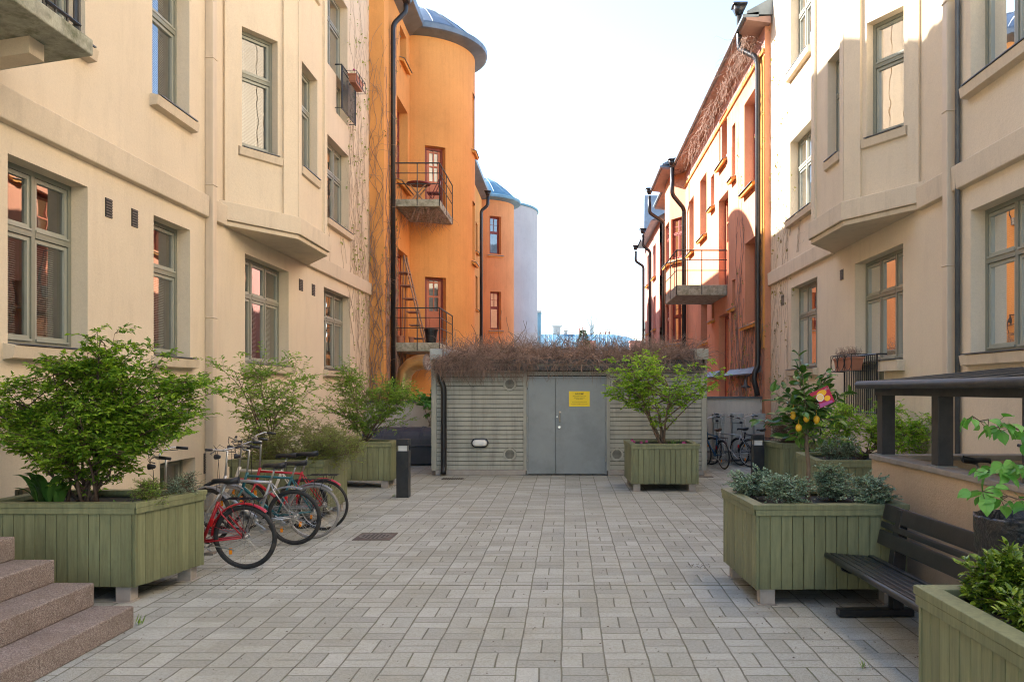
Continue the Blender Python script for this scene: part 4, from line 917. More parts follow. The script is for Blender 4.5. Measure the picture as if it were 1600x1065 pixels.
# ------------------------------------------------------------------ canopy over basement stairs
m=MB(); sw=thing('stairwell_wall',(3.6,6.6,0),'low beige rendered parapet carrying the dark canopy','wall')
m=MB(); m.box(3.11,3.29,3.5,8.2,0,1.15); m.box(3.292,5.15,8.04,8.2,0,1.15); m.build('wall_face',M['shelterwall'],sw)
m=MB(); m.box(3.09,3.31,3.5,8.22,1.152,1.2); m.box(3.313,5.15,8.02,8.22,1.152,1.2); m.build('coping',surf('flat_stone_coping',(.33,.28,.23),.85,.15,6,60,.4,dirt=(.15,.12,.09),dirtamt=.5),sw,bevel=.006)
cn=thing('canopy',(3.8,6,1.2),'dark brown metal canopy on square posts over the basement stairs','canopy')
for y in (8.07,6.86,5.48,4.2):
    m=MB(); m.box(3.14,3.27,y-.065,y+.065,1.21,1.80); m.build('post',M['blackrough'],cn,bevel=.004)
    m=MB(); m.box(3.12,3.29,y-.10,y+.10,1.2,1.212); m.build('base_plate',M['galv'],cn)
m=MB(); m.box(3.13,3.28,3.4,8.18,1.80,1.868); m.build('beam',M['blackrough'],cn)
m=MB(); m.tube([(3.0,3.4,1.905),(3.0,8.27,1.905)],.042,10); m.build('gutter',M['blackrough'],cn,smooth=True)
m=MB(); m.hexa([(3.03,3.4,1.87),(4.6,3.4,1.99),(4.6,8.3,1.99),(3.03,8.3,1.87),(3.03,3.4,1.91),(4.6,3.4,2.06),(4.6,8.3,2.06),(3.03,8.3,1.91)])
for i in range(8): y=3.9+i*.6; m.tube([(3.03,y,1.925),(4.6,y,2.075)],.014,5)
m.tube([(3.03,8.3,1.92),(4.6,8.3,2.07)],.02,6)
m.build('roof',M['blackrough'],cn)
# ------------------------------------------------------------------ bench
M['slat']=surf('black_lacquered_slat',(.016,.017,.020),.36,.35,7,60,.15,dirt=(.14,.12,.10),dirtamt=.15,spec=.7)
bn=thing('bench',(2.5,5.9,0),'black slatted metal-framed bench between the lemon tree planter and the near planter','bench')
BO=Vector((2.27,5.05,0)); BU=Vector((-.035,1,0)).normalized(); BN=Vector((1,.035,0)).normalized()
def bp(a,d,z): return BO+BU*a+BN*d+Vector((0,0,z))
seatp=[(.0,.452),(.07,.452),(.135,.446),(.20,.440),(.265,.434),(.33,.430),(.40,.430)]
for i,(d,z_) in enumerate(seatp):
    m=MB()
    if i==0: m.tube([bp(0,d+.02,z_-.012),bp(1.83,d+.02,z_-.012)],.026,10)
    else: m.hexa([bp(0,d-.026,z_-.015),bp(1.83,d-.026,z_-.015),bp(1.83,d+.026,z_-.018),bp(0,d+.026,z_-.018),bp(0,d-.026,z_+.012),bp(1.83,d-.026,z_+.012),bp(1.83,d+.026,z_+.009),bp(0,d+.026,z_+.009)])
    m.build('seat_slat',M['slat'],bn,bevel=0 if i==0 else .006,smooth=(i==0))
for (z0,z1) in ((.545,.665),(.685,.735),(.755,.885)):
    m=MB(); q=lambda z_: .44+(z_-.5)*.22
    m.hexa([bp(0,q(z0),z0),bp(1.83,q(z0),z0),bp(1.83,q(z0)+.03,z0-.006),bp(0,q(z0)+.03,z0-.006),bp(0,q(z1),z1),bp(1.83,q(z1),z1),bp(1.83,q(z1)+.03,z1-.006),bp(0,q(z1)+.03,z1-.006)])
    m.build('back_slat',M['slat'],bn,bevel=.008)
for a in (.06,1.53):
    m=MB(); def_=.045
    def beam(p0,p1,h_):   # in the plane across the bench
        pass
    P=lambda d,z_,s: bp(a+s*def_,d,z_)
    def quadbar(pts):     # pts polygon in (d,z)
        b=len(m.v); n=len(pts); m.v.extend([tuple(P(d,z_,-1)) for d,z_ in pts]); m.v.extend([tuple(P(d,z_,1)) for d,z_ in pts]); m.f.append(tuple(b+i for i in range(n))); m.m.append(0); m.f.append(tuple(b+n+i for i in reversed(range(n)))); m.m.append(0)
        for i in range(n): j=(i+1)%n; m.f.append((b+i,b+n+i,b+n+j,b+j)); m.m.append(0)
    quadbar([(0.0,.01),(.62,.01),(.62,.065),(0.0,.065)]); quadbar([(.44,.066),(.53,.066),(.565,.82),(.53,.87),(.515,.87),(.44,.45)]); quadbar([(.08,.385),(.439,.36),(.439,.41),(.08,.425)])
    L_=m.build('leg',M['black'],bn,bevel=.004)
m=MB()
for a in (.06,1.53): m.tube([bp(a,.03,.43),bp(a,.04,.385),bp(a,.10,.36),bp(a,.2,.365)],.012,6)
m.build('seat_bracket',M['black'],bn)
# ------------------------------------------------------------------ litter bin beside the bench
M['bag']=surf('wrinkled_black_plastic',(.02,.02,.022),.3,.3,10,25,.9,bdist=.02)
bi=thing('litter_bin',(2.62,4.62,0),'black perforated litter bin with plastic bag folded over its rim','bin'); c=(2.62,4.62,0)
m=MB(); m.lathe([(.0,.42),(.19,.42),(.20,.43),(.232,.95),(.232,.97),(.225,.97),(.195,.45),(0,.45)],c,'z',36); b_=m.build('shell',M['black'],bi,smooth=True)
m=MB()
for k in range(30):
    th=2*math.pi*k/30
    for z_ in (.86,.80,.74,.68,.62): 
        r_=.20+(z_-.43)/.52*.032+.0015; t=Vector((-math.sin(th),math.cos(th),0)); q=Vector((c[0]+r_*math.cos(th),c[1]+r_*math.sin(th),z_))
        m.face(q-t*.011-Vector((0,0,.007)),q+t*.011-Vector((0,0,.007)),q+t*.011+Vector((0,0,.007)),q-t*.011+Vector((0,0,.007)))
m.build('perforation',M['gap'],b_)
m=MB(); rr=random.Random(5); n=72; rows=[(.222,1.06),(.242,1.125),(.25,1.135),(.256,1.12),(.25,1.05),(.247,.98),(.246,.93)]
for z_i,(r_,z_) in enumerate(rows):
    for k in range(n):
        th=2*math.pi*k/n; w_=.004*math.sin(9*th+z_i*1.7)+.003*math.sin(17*th-z_i*2); m.v.append((c[0]+(r_+w_)*math.cos(th),c[1]+(r_+w_)*math.sin(th),z_+(w_*2 if z_i in(5,6) else w_*.5)))
for i in range(len(rows)-1):
    for k in range(n): k2=(k+1)%n; m.f.append((i*n+k,i*n+k2,(i+1)*n+k2,(i+1)*n+k)); m.m.append(0)
m.build('bag',M['bag'],bi,smooth=True)
m=MB(); m.tube([(c[0],c[1],0),(c[0],c[1],.42)],.04,10); m.lathe([(0,.0),(.15,.0),(.15,.02),(0,.02)],c,'z',20); m.build('post',M['black'],bi)
# ------------------------------------------------------------------ dark domed container by the left garden wall
m=MB(); ct=thing('storage_container',(-4.2,19.9,0),'dark slate plastic container with ribbed domed lid, left of the shed','container')
X0,X1,YA,YB=-5.0,-3.15,19.55,20.6
m.hexa([(X0+.08,YA+.05,0.03),(X1-.08,YA+.05,.03),(X1-.08,YB-.05,.03),(X0+.08,YB-.05,.03),(X0,YA,.46),(X1,YA,.46),(X1,YB,.46),(X0,YB,.46)]); m.box(X0-.03,X1+.03,YA-.03,YB+.03,.461,.52); m.build('tub',M['tarp'],ct,bevel=.02)
m=MB(); n=14; pr=[]
for i in range(n+1):
    t=math.pi*i/n; pr.append(((YA+YB)/2-.53*math.cos(t),.52+.40*math.sin(t)**.8))
def lid(x0,x1,k):
    b=len(m.v)
    for x in (x0,x1):
        for y,z_ in pr: m.v.append((x,(y-(YA+YB)/2)*k+(YA+YB)/2,.52+(z_-.52)*k))
    for i in range(n): m.f.append((b+i,b+i+1,b+n+2+i,b+n+1+i)); m.m.append(0)
    m.f.append(tuple(b+i for i in range(n+1))); m.m.append(0); m.f.append(tuple(b+n+1+i for i in range(n+1))); m.m.append(0)
lid(X0,X1,1.0)
for x in (-4.55,-4.1,-3.6): lid(x,x+.07,1.035)
m.build('lid',M['tarp'],ct,bevel=.01)
# ------------------------------------------------------------------ big ventilation elbow
du=thing('ventilation_duct',(-4.72,23.3,0),'large yellowed metal duct elbow rising behind the left garden wall','duct')
m=MB(); r=.22; pts=[Vector((-4.72,23.2,.0)),Vector((-4.72,23.2,1.0)),Vector((-4.72,23.2,2.1)),Vector((-4.66,23.18,2.36)),Vector((-4.48,23.12,2.56)),Vector((-4.24,23.05,2.64)),Vector((-4.02,22.98,2.64))]
m.tube(pts,r,20,cap=False); m.build('duct_body',M['brass'],du,smooth=False)
m=MB()
for p,z_ in ((0,.9),(0,1.3),(0,1.75),(0,2.1)): m.lathe([(r+.001,-.02),(r+.014,0),(r+.001,.02)],(-4.72,23.2,z_),'z',24)
m.build('seam',M['brass'],du)
m=MB(); dn=Vector((-.22,.07,0)).normalized()*-1
c_=pts[-1]; m.tube([c_-dn*.0,c_+dn*.06],r+.012,20,cap=False); m.tube([c_+dn*.01,c_+dn*.02],r*.98,20)
m.build('duct_mouth',M['galv'],du)
# ------------------------------------------------------------------ things on the balconies
tb=thing('folding_table',(-4.55,24.6,7.47),'dark red round folding table on the upper mossy balcony','table'); c=(-4.55,24.6,0)
M['redfurn']=surf('dark_red_lacquer',(.16,.02,.018),.4,.1,4,40,.1); M['wood']=surf('bleached_wood',(.35,.22,.14),.7,.2,6,60,.3)
m=MB(); m.lathe([(0,8.12),(.36,8.12),(.37,8.14),(.36,8.16),(0,8.16)],c,'z',28); m.build('table_top',M['redfurn'],tb)
for s in (-1,1):
    m=MB(); m.tube([(c[0]-.28*s,c[1]-.15,7.49),(c[0]+.26*s,c[1]-.15,8.12)],.022,6); m.tube([(c[0]-.28*s,c[1]+.15,7.49),(c[0]+.26*s,c[1]+.15,8.12)],.022,6); m.build('leg',M['wood'],tb)
ch=thing('folding_chair',(-4.1,24.9,7.47),'dark red folding chair beside the small table on the upper balcony','chair')
m=MB(); m.box(-4.32,-3.95,24.7,25.05,7.9,7.93); m.build('seat',M['redfurn'],ch)
m=MB(); m.box(-3.96,-3.93,24.72,25.03,8.15,8.32); m.build('backrest',M['redfurn'],ch)
for y in (24.72,25.03): 
    m=MB(); m.tube([(-4.32,y,7.49),(-3.94,y,8.32)],.015,6); m.tube([(-3.98,y,7.49),(-4.3,y,7.92)],.015,6); m.build('leg',M['redfurn'],ch)
sl_=thing('step_ladder',(-4.6,24.3,3.24),'old wooden step ladder standing on the lower mossy balcony','ladder')
m=MB(); M['wood2']=surf('worn_red_wood',(.33,.17,.11),.7,.3,6,60,.3)
A0,A1=Vector((-4.98,24.5,5.95)),Vector((-4.30,24.1,3.26)); off=Vector((.0,.42,0))
for o_ in (Vector(),off): m.tube([A0+o_,A1+o_*1.1],.025,5)
m.build('rail',M['wood'],sl_)
for k in range(6):
    t=.2+.15*k; p=A0+(A1-A0)*t; m=MB(); m.box(p.x-.32,p.x+.02,p.y-.03,p.y+.5,p.z-.012,p.z+.018); m.build('tread',M['wood2'],sl_)
m=MB()
for o_ in (Vector(),off): m.tube([A0+o_,Vector((-5.02,24.4,3.26))+o_],.02,5)
m.build('rear_strut',M['wood2'],sl_)
def pot(x,y,z_,r_,h,mat,label,cat='pot',plant=None):
    T=thing('flower_pot',(x,y,z_),label,cat); m=MB(); m.lathe([(0,z_),(r_*.72,z_),(r_*.97,z_+h*.86),(r_*1.08,z_+h*.86),(r_*1.08,z_+h),(r_*.95,z_+h),(r_*.93,z_+h*.85),(0,z_+h*.85)],(x,y,0),'z',24); m.build('pot_body',mat,T); return T
pot(-4.06,24.0,3.24,.2,.42,M['black'],'large black pot on the lower mossy balcony')
pot(-4.62,23.85,3.24,.09,.17,M['terra'],'tiny terracotta pot at the railing of the lower balcony')
pot(-4.95,23.85,3.24,.12,.2,M['terra'],'small terracotta pot next to the ladder foot on the lower balcony')
# gooseneck lamp on the right garden wall
lp=thing('wall_lantern',(4.75,20.55,1.7),'black gooseneck lamp with bell shade above the right garden wall','lamp')
m=MB(); m.tube([(4.86,20.7,1.68),(4.86,20.68,2.1),(4.82,20.65,2.2),(4.72,20.6,2.25),(4.62,20.6,2.2),(4.58,20.6,2.1)],.014,8); m.build('arm',M['black'],lp,smooth=True)
m=MB(); m.lathe([(.02,2.12),(.035,2.07),(.05,1.98),(.15,1.90),(.145,1.895),(.04,1.96),(0,2.0)],(4.58,20.6,0),'z',24); m.build('lamp_shade',M['blackrough'],lp,smooth=True)
# ------------------------------------------------------------------ window railings with flower boxes
def railing_box(name,fr,s0,s1,z0,z1,label,cat,box,boxlabel,d=.16,leafy=None,out=.2):
    T=thing(name,fr.pt((s0+s1)/2,z0,0),label,cat,'black window railings'); m=MB()
    for z_ in (z0+.03,z1): m.tube([fr.pt(s0,z_,0.0),fr.pt(s0,z_,d),fr.pt(s1,z_,d),fr.pt(s1,z_,0)],.016 if z_==z1 else .01,6)
    m.tube([fr.pt(s0,z1-.12,d),fr.pt(s1,z1-.12,d)],.008,5)
    n=int((s1-s0)/.085)
    for k in range(n+1): s=s0+(s1-s0)*k/n; m.tube([fr.pt(s,z0,d),fr.pt(s,z1,d)],.009 if 0<k<n else .016,5)
    m.build('bars',M['black'],T)
    if box:
        a,b,c,e=box; B_=thing('flower_box',fr.pt((a+b)/2,c,d),boxlabel,'flower box','terracotta flower boxes on window railings'); 
        m=MB(); q=d+.03; P=fr.pt
        m.hexa([P(a+.04,c,q+.03),P(b-.04,c,q+.03),P(b-.04,c,q+out-.02),P(a+.04,c,q+out-.02),P(a,e,q),P(b,e,q),P(b,e,q+out),P(a,e,q+out)])
        m.fbox(fr,a-.01,b+.01,e-.03,e+.005,q-.01,q+out+.01); m.build('trough',M['terra'],B_,bevel=.006)
        m=MB(); m.fbox(fr,a+.02,b-.02,e+.006,e+.012,q+.01,q+out-.01); m.build('soil',M['soil'],B_)
        m=MB(); q2=q+out+.03
        for z_ in (c-.01,e+.05): m.tube([P(a-.06,z_,d),P(a-.06,z_,q2),P(b+.06,z_,q2),P(b+.06,z_,d)],.007,5)
        for k in range(4):
            s=a-.06+(b-a+.12)*k/3; m.tube([P(s,c-.01,q2),P(s,e+.05,q2)],.006,5)
        for k in range(3):
            sc_=a-.06+(b-a+.12)*(k+.5)/3; rad=(e+.06-c)*.46
            m.tube([P(sc_+rad*1.2*math.cos(t),(c+e+.04)/2+rad*math.sin(t),q2) for t in [2*math.pi*i/18 for i in range(18)]],.006,5,closed=True)
        m.build('basket',M['black'],B_)
        return T,B_,(a,b,e,q,out)
    return T,None,None
rs=rw[1][0]
Rr=railing_box('window_railing',RF,R2[0]+.62,R2[1]+.08,1.45,2.43,'black railing of the french window under the right bay','railing',(R2[1]-.95,R2[1]-.02,2.18,2.40),'terracotta flower box with dry sprigs on the right window railing')
l5=lw[9][0]
Lr=railing_box('window_railing',LF,l5[0]-.12,l5[1]+.14,8.5,9.55,'black railing of the high french window on the left','railing',(l5[0]+.3,l5[1]+.05,9.3,9.5),'terracotta flower box with a small flower on the high left railing')
# balcony at the top left corner
bt=thing('balcony',(-5,6.5,4.95),'concrete balcony with mossy edge hanging over the steps at the top left','balcony')
m=MB(); m.prism([(LX,3.8),(-4.40,3.8),(-4.40,7.46),(LX,7.8)],4.95,5.10); m.build('slab',M['moss'],bt,bevel=.012)
m=MB(); m.prism([(LX,7.25),(-4.7,7.02),(-4.7,7.22),(LX,7.5)],4.80,4.949); m.build('bracket',M['cream'],bt)
m=MB()
for z_ in (5.2,6.05): m.tube([(-4.48,3.9,z_),(-4.48,7.38,z_),(LX,7.68,z_)],.018,6)
for k in range(22): y=3.9+k*.165; m.tube([(-4.48,y,5.08),(-4.48,y,6.05)],.011,5)
for x_ in (-4.48,-4.85,-5.2): m.tube([(x_,7.38+(x_+4.48)*-.3,5.08),(x_,7.38+(x_+4.48)*-.3,6.05)],.011,5)
m.tube([(-4.50,7.36,5.08),(-4.50,7.36,6.05)],.024,6)
m.build('railing',M['black'],bt)
# ------------------------------------------------------------------ plants
def leafquad(v,f,p,d,up,L_,W_,fold=.25,big=False):
    s=d.cross(up)
    if s.length<1e-4: s=Vector((1,0,0))
    s.normalize(); n=s.cross(d).normalized(); b=len(v)
    if not big:
        v.extend([tuple(p),tuple(p+d*L_*.45+s*W_*.5+n*W_*fold),tuple(p+d*L_),tuple(p+d*L_*.45-s*W_*.5+n*W_*fold)])
        f.append((b,b+1,b+2)); f.append((b,b+2,b+3))
    else:
        pr=((.0,.0,0),(.12,.34,.0),(.35,.5,-.02),(.62,.42,-.06),(.85,.2,-.14),(1,0,-.24))
        for (t,w_,dr) in pr: v.append(tuple(p+d*L_*t+n*L_*dr))
        for (t,w_,dr) in pr[1:-1]:
            v.append(tuple(p+d*L_*t+s*W_*w_+n*(L_*dr+W_*fold*.5))); v.append(tuple(p+d*L_*t-s*W_*w_+n*(L_*dr+W_*fold*.5)))
        l=lambda i:b+6+2*(i-1); r_=lambda i:b+7+2*(i-1)
        f.append((b,l(1),b+1)); f.append((b,b+1,r_(1)))
        for i in range(1,4): f.append((b+i,l(i),l(i+1),b+i+1)); f.append((b+i,b+i+1,r_(i+1),r_(i)))
        f.append((b+4,l(4),b+5)); f.append((b+4,b+5,r_(4)))
def curve(p0,p1,rr,sag,n=7,jit=.03):
    p0,p1=Vector(p0),Vector(p1); ln=(p1-p0).length; mid=(p0+p1)/2+Vector((rr.gauss(0,jit)*ln,rr.gauss(0,jit)*ln,sag*ln)); out=[]
    for i in range(n+1): t=i/n; q=p0*(1-t)**2+mid*2*t*(1-t)+p1*t*t; out.append(q+Vector((rr.gauss(0,.006),rr.gauss(0,.006),rr.gauss(0,.006)))*(1 if 0<i<n else 0))
    return out
def shrub(name,base,crown,label,cat,leaf,bark,seed,nstem=7,nbr=40,ntw=400,lpt=9,L_=.04,W_=.02,r0=.016,spread=.12,big=False,twl=(.12,.3),group=None,horiz=.5,parts=('stem','foliage'),zjit=.0,droop=-.15,stemsag=.05):
    """crown: list of (centre, radii, weight) ellipsoids in which the twigs end"""
    rr=random.Random(seed); T=thing(name,base,label,cat,group); base=Vector(base)
    tot=sum(c[2] for c in crown)
    clumps=[]
    def target(edge=False):
        if clumps and rr.random()<.62:
            c_,s_=rr.choice(clumps); return c_+Vector((rr.gauss(0,s_),rr.gauss(0,s_),rr.gauss(0,s_*.7)))
        x=rr.random()*tot
        for c,ra,w_ in crown:
            x-=w_
            if x<=0: break
        while True:
            q=Vector((rr.uniform(-1,1),rr.uniform(-1,1),rr.uniform(-1,1)))
            if q.length<=1 and (not edge or q.length>.45): break
        return Vector((c[0]+q.x*ra[0],c[1]+q.y*ra[1],c[2]+q.z*ra[2]))
    cs=max(crown,key=lambda c:c[2])[1]; clumps=[(target(True),min(cs)*rr.uniform(.12,.3)) for _ in range(max(5,nbr//4))]
    sm=MB(); nodes=[]
    for i in range(nstem):
        a=rr.uniform(0,6.28); b0=base+Vector((math.cos(a),math.sin(a),0))*spread*rr.random(); t=crown[i%len(crown)]
        tg=target(True); pts=curve(b0,tg,rr,stemsag,9); sm.tube(pts,[r0*(1-.75*k/9)*rr.uniform(.9,1.1) for k in range(10)],6)
        nodes+= [(p,k/9) for k,p in enumerate(pts) if k>1]
    bn_=[]
    for i in range(nbr):
        tg=target(True); cand=[rr.choice(nodes) for _ in range(7)]; p,_=min(cand,key=lambda n_:(n_[0]-tg).length+ (0.4 if n_[0].z>tg.z+.05 else 0)); pts=curve(p,tg,rr,.06,6); sm.tube(pts,[r0*.38*(1-.7*k/6) for k in range(7)],4); bn_+=pts[2:]
    bn_+= [n_[0] for n_ in nodes if n_[1]>.55]
    v=[];f=[]
    for i in range(ntw):
        p=rr.choice(bn_); a=rr.uniform(0,6.28); ln=rr.uniform(*twl); d=Vector((math.cos(a),math.sin(a),rr.gauss(.25,horiz)))
        out_=(p-base); out_.z=0
        if out_.length>.05: d+=out_.normalized()*.5
        d.normalize(); e=p+d*ln; pts=curve(p,e,rr,.08,4); sm.tube(pts,[.0026,.0022,.0018,.0014,.001],3,cap=False)
        for k in range(lpt):
            t=.15+.85*(k+rr.random()*.5)/lpt; j=min(3,int(t*4)); q=pts[j].lerp(pts[j+1],t*4-j) if t<1 else pts[-1]
            sd_=-1 if k%2 else 1; side=d.cross(Vector((0,0,1)));
            if side.length<.1: side=Vector((1,0,0))
            ld=(d*.55+side.normalized()*sd_*rr.uniform(.4,1)+Vector((rr.gauss(0,.25),rr.gauss(0,.25),rr.gauss(droop,.3)))).normalized()
            s_=rr.uniform(.65,1.25); leafquad(v,f,q,ld,Vector((rr.gauss(0,.35),rr.gauss(0,.35),1)),L_*s_,W_*s_,.25,big)
    sm.build(parts[0],M[bark],T,smooth=True)
    me=bpy.data.meshes.new(parts[1]); me.from_pydata(v,[],f); me.materials.append(M[leaf]); o=bpy.data.objects.new(parts[1],me); C.objects.link(o); attach(o,T)
    return T
G='shrubs growing in the planters'
shrub('bush',(-4.5,7.5,.78),[((-4.5,7.5,1.68),(.95,.50,.50),5),((-4.9,7.4,1.88),(.62,.4,.30),2),((-4.05,7.55,1.83),(.60,.4,.42),2.4),((-4.22,7.55,2.08),(.3,.3,.20),.8),((-3.72,7.5,1.68),(.34,.35,.34),1.1),((-5.0,7.2,1.6),(.4,.35,.4),1.2),((-4.35,7.4,1.30),(.62,.4,.27),2.0)],
  'big dense dark green bush in the planter beside the steps','bush','leaf_big','bark',11,14,150,2500,11,.054,.030,.016,.16,group=G,twl=(.1,.26),horiz=.35)
shrub('bush',(-4.35,11.9,.78),[((-4.3,11.8,1.9),(.85,.5,.55),4),((-4.75,11.7,2.25),(.35,.3,.28),1),((-3.95,11.9,2.15),(.45,.35,.4),1),((-3.9,12,1.55),(.5,.3,.2),.5)],
  'tall airy bright green shrub behind the parked bicycles','shrub','leaf_mid','bark2',12,9,46,430,9,.062,.028,.014,.10,group=G,twl=(.15,.34))
shrub('bush',(-3.95,11.8,.74),[((-3.9,11.7,1.08),(.85,.55,.32),4),((-3.35,11.6,.95),(.42,.5,.32),2),((-4.3,11.4,1.0),(.45,.3,.28),1)],
  'low spreading olive green shrub spilling over the planter behind the bicycles','shrub','leaf_fine','bark2',13,22,190,3600,9,.024,.012,.007,.35,group=G,twl=(.08,.22),droop=-.05)
shrub('bush',(-4.0,15.7,.78),[((-3.95,15.6,1.7),(1.0,.55,.42),4),((-4.4,15.6,1.95),(.45,.4,.35),1),((-3.2,15.5,1.75),(.42,.4,.25),1.0),((-3.8,15.5,1.25),(.8,.4,.2),.8)],
  'wide light green shrub in the planter beside the left bollard','shrub','leaf_mid','bark2',14,14,90,1050,9,.055,.026,.013,.14,group=G,twl=(.12,.3))
shrub('bush',(-3.55,20.9,.9),[((-3.6,21.2,1.55),(.5,.25,.3),1)],'broad-leaved green plant before the left garden wall','plant','leaf_lime','bark2',15,4,10,60,7,.16,.09,.01,.1,big=True,twl=(.15,.3))
shrub('small_tree',(1.82,15.25,.76),[((1.70,15.2,2.02),(1.10,.6,.52),4),((1.05,15.1,2.12),(.55,.4,.38),1.6),((2.45,15.2,2.1),(.5,.4,.35),1.3),((1.85,15.2,2.4),(.7,.4,.28),1.0),((1.0,15.1,1.75),(.3,.3,.25),.4)],
  'small multi-stemmed tree with fresh lime green leaves in front of the shed','tree','leaf_light','bark2',16,6,60,540,8,.072,.046,.028,.05,group=G,twl=(.12,.32),parts=('trunk','crown'),stemsag=-.08)
# lemon tree
lt=thing('lemon_tree',(2.23,7.45,.76),'potted-size lemon tree with four yellow lemons and glossy leaves','tree')
rr=random.Random(21); m=MB(); m.tube([(2.24,7.45,.76),(2.235,7.45,.95),(2.24,7.45,1.15),(2.22,7.45,1.35),(2.22,7.44,1.5),(2.21,7.44,1.75)],[.022,.020,.019,.019,.019,.012],8)
v=[];f=[]; tips=[]
for i in range(50):
    z0=rr.uniform(1.36,1.72); p=Vector((2.22,7.44,z0)); a=rr.uniform(0,6.28); el=rr.uniform(-.1,1.1); ln=rr.uniform(.16,.42)*(1.15 if el>.7 else 1); d=Vector((math.cos(a)*math.cos(el),math.sin(a)*math.cos(el),math.sin(el))); 
    if i in (0,): p=Vector((2.2,7.44,1.7)); d=Vector((-.18,0,1)).normalized(); ln=.40
    if i in (3,4): p=Vector((2.2,7.44,1.72)); d=Vector((-.12,0,1)).normalized(); ln=.5
    if i in (5,6): p=Vector((2.3,7.44,1.62)); d=Vector((.5,0,.35)).normalized(); ln=.42
    if i in (7,8): p=Vector((2.15,7.44,1.5)); d=Vector((-.6,0,.1)).normalized(); ln=.42
    if i in (1,2): p=Vector((2.24,7.44,1.68)); d=Vector((.42+.1*i,0,1)).normalized(); ln=.42
    pts=curve(p,p+d*ln,rr,.05,6); m.tube(pts,[.006*(1-.7*k/6) for k in range(7)],5); tips.append(pts[-1])
    for k in range(8):
        t=.12+.88*k/8; j=min(5,int(t*6)); q=pts[j].lerp(pts[j+1],t*6-j); a2=rr.uniform(0,6.28); ld=(d*.7+Vector((math.cos(a2),math.sin(a2),rr.gauss(-.05,.45)))*.9).normalized(); s_=rr.uniform(.7,1.25); leafquad(v,f,q,ld,Vector((rr.gauss(0,.5),rr.gauss(0,.5),1)),.108*s_,.060*s_,.3,True)
m.build('trunk',M['bark2'],lt,smooth=True); me=bpy.data.meshes.new('crown'); me.from_pydata(v,[],f); me.materials.append(M['leaf_lemon']); o=bpy.data.objects.new('crown',me); C.objects.link(o); attach(o,lt)
M['lemon']=surf('lemon_skin',(.72,.40,.02),.42,.08,9,220,.25)
for (x,y,z_) in ((2.065,7.34,1.625),(2.175,7.3,1.60),(2.27,7.31,1.585),(2.105,7.3,1.51)):
    m=MB(); prof=[(0,-.05),(.008,-.047),(.018,-.040),(.030,-.025),(.035,0),(.031,.022),(.02,.036),(.008,.042),(0,.043)]; prof=[(a_*.84,b_*.84) for a_,b_ in prof]; m.lathe(prof,(x,y,z_),'z',18); m.tube([(x,y,z_+.04),(x+.01,y+.03,z_+.09)],.0025,5); m.build('lemon',M['lemon'],lt,smooth=True)
# plant tag with lemon picture
tg=thing('plant_label',(2.3,7.12,1.75),'crimson cardboard tag with lemon picture hanging in the lemon tree','label tag')
M['crimson']=surf('crimson_card',(.42,.02,.065),.4,.1,5,40,.02); M['purple']=surf('purple_card',(.40,.08,.26),.4,.05,5,40,.02); M['paleflesh']=surf('pale_lemon_flesh',(.85,.58,.22),.5,.05,30,60,.02)
def tri(x,z_,y=7.10): 
    a=R(24); X=x*math.cos(a)-z_*math.sin(a); Z=x*math.sin(a)+z_*math.cos(a); return (2.245+X*1.12,y+X*.1,1.80+Z*1.12)
m=MB(); q=[(-.085,.055),(.085,.055),(.085,-.085),(-.045,-.085),(-.035,-.02)]
m.v=[tri(*p) for p in q]+[tri(*p,y=7.103) for p in q]; m.f=[(0,1,2,3,4),(9,8,7,6,5)]+[(i,(i+1)%5,(i+1)%5+5,i+5) for i in range(5)]; m.m=[0]*7
cd=m.build('card',M['crimson'],tg)
def disc(cx,cz,rx,rz,y,n=22): return [tri(cx+rx*math.cos(2*math.pi*i/n),cz+rz*math.sin(2*math.pi*i/n),y) for i in range(n)]
m=MB(); m.mi=0; m.face(*disc(.012,.018,.042,.026,7.0985)); m.face(*disc(.04,-.035,.026,.022,7.0985)); m.mi=1; m.face(*disc(-.012,-.008,.031,.031,7.0975)); m.mi=2; m.face(*disc(-.012,-.008,.026,.026,7.0970)); m.mi=3; m.face(*disc(-.05,.02,.016,.008,7.0980)); m.mi=4; m.face(tri(-.043,-.083,7.0985),tri(.07,-.083,7.0985),tri(.07,-.064,7.0985),tri(-.038,-.05,7.0985))
M['cardyellow']=surf('printed_yellow',(.86,.45,.03),.4,.1,9,40,.02); m.build('printed_lemons',[M['cardyellow'],M['white'],M['paleflesh'],M['leaf_hedge'],M['purple']],cd)
m=MB(); 
for k in range(3): m.tube([tri(.045+.012*k,.04,7.098),tri(.05+.012*k,.025,7.098),tri(.058+.012*k,.042,7.098)],.0016,3)
m.build('lettering',M['white'],cd)
# grey-green cushions round the lemon tree
for k,(x,y,rx,rz,lab) in enumerate(((1.76,7.75,.19,.12,'grey-green mound at the back left corner of the lemon tree planter'),(1.95,7.2,.20,.14,'grey-green mound at the front left of the lemon tree planter'),(2.52,7.65,.19,.16,'tallest grey-green mound behind and right of the lemon trunk'),(2.70,7.16,.19,.12,'grey-green mound at the right end of the lemon tree planter'))):
    shrub('cushion_plant',(x,y,.76),[((x,y,.90+rz*.4),(rx,.2,rz),1)],lab,'plant','leaf_grey','bark',30+k,10,50,360,9,.026,.019,.005,.06,group='grey-green cushion plants',twl=(.05,.13),droop=.1)
shrub('cushion_plant',(3.9,11.7,.76),[((3.9,11.6,1.0),(.28,.25,.16),1)],'blue-grey bushy plant in the low angled planter','plant','leaf_grey','bark',36,8,40,320,9,.03,.02,.005,.08,group='grey-green cushion plants',twl=(.06,.15))
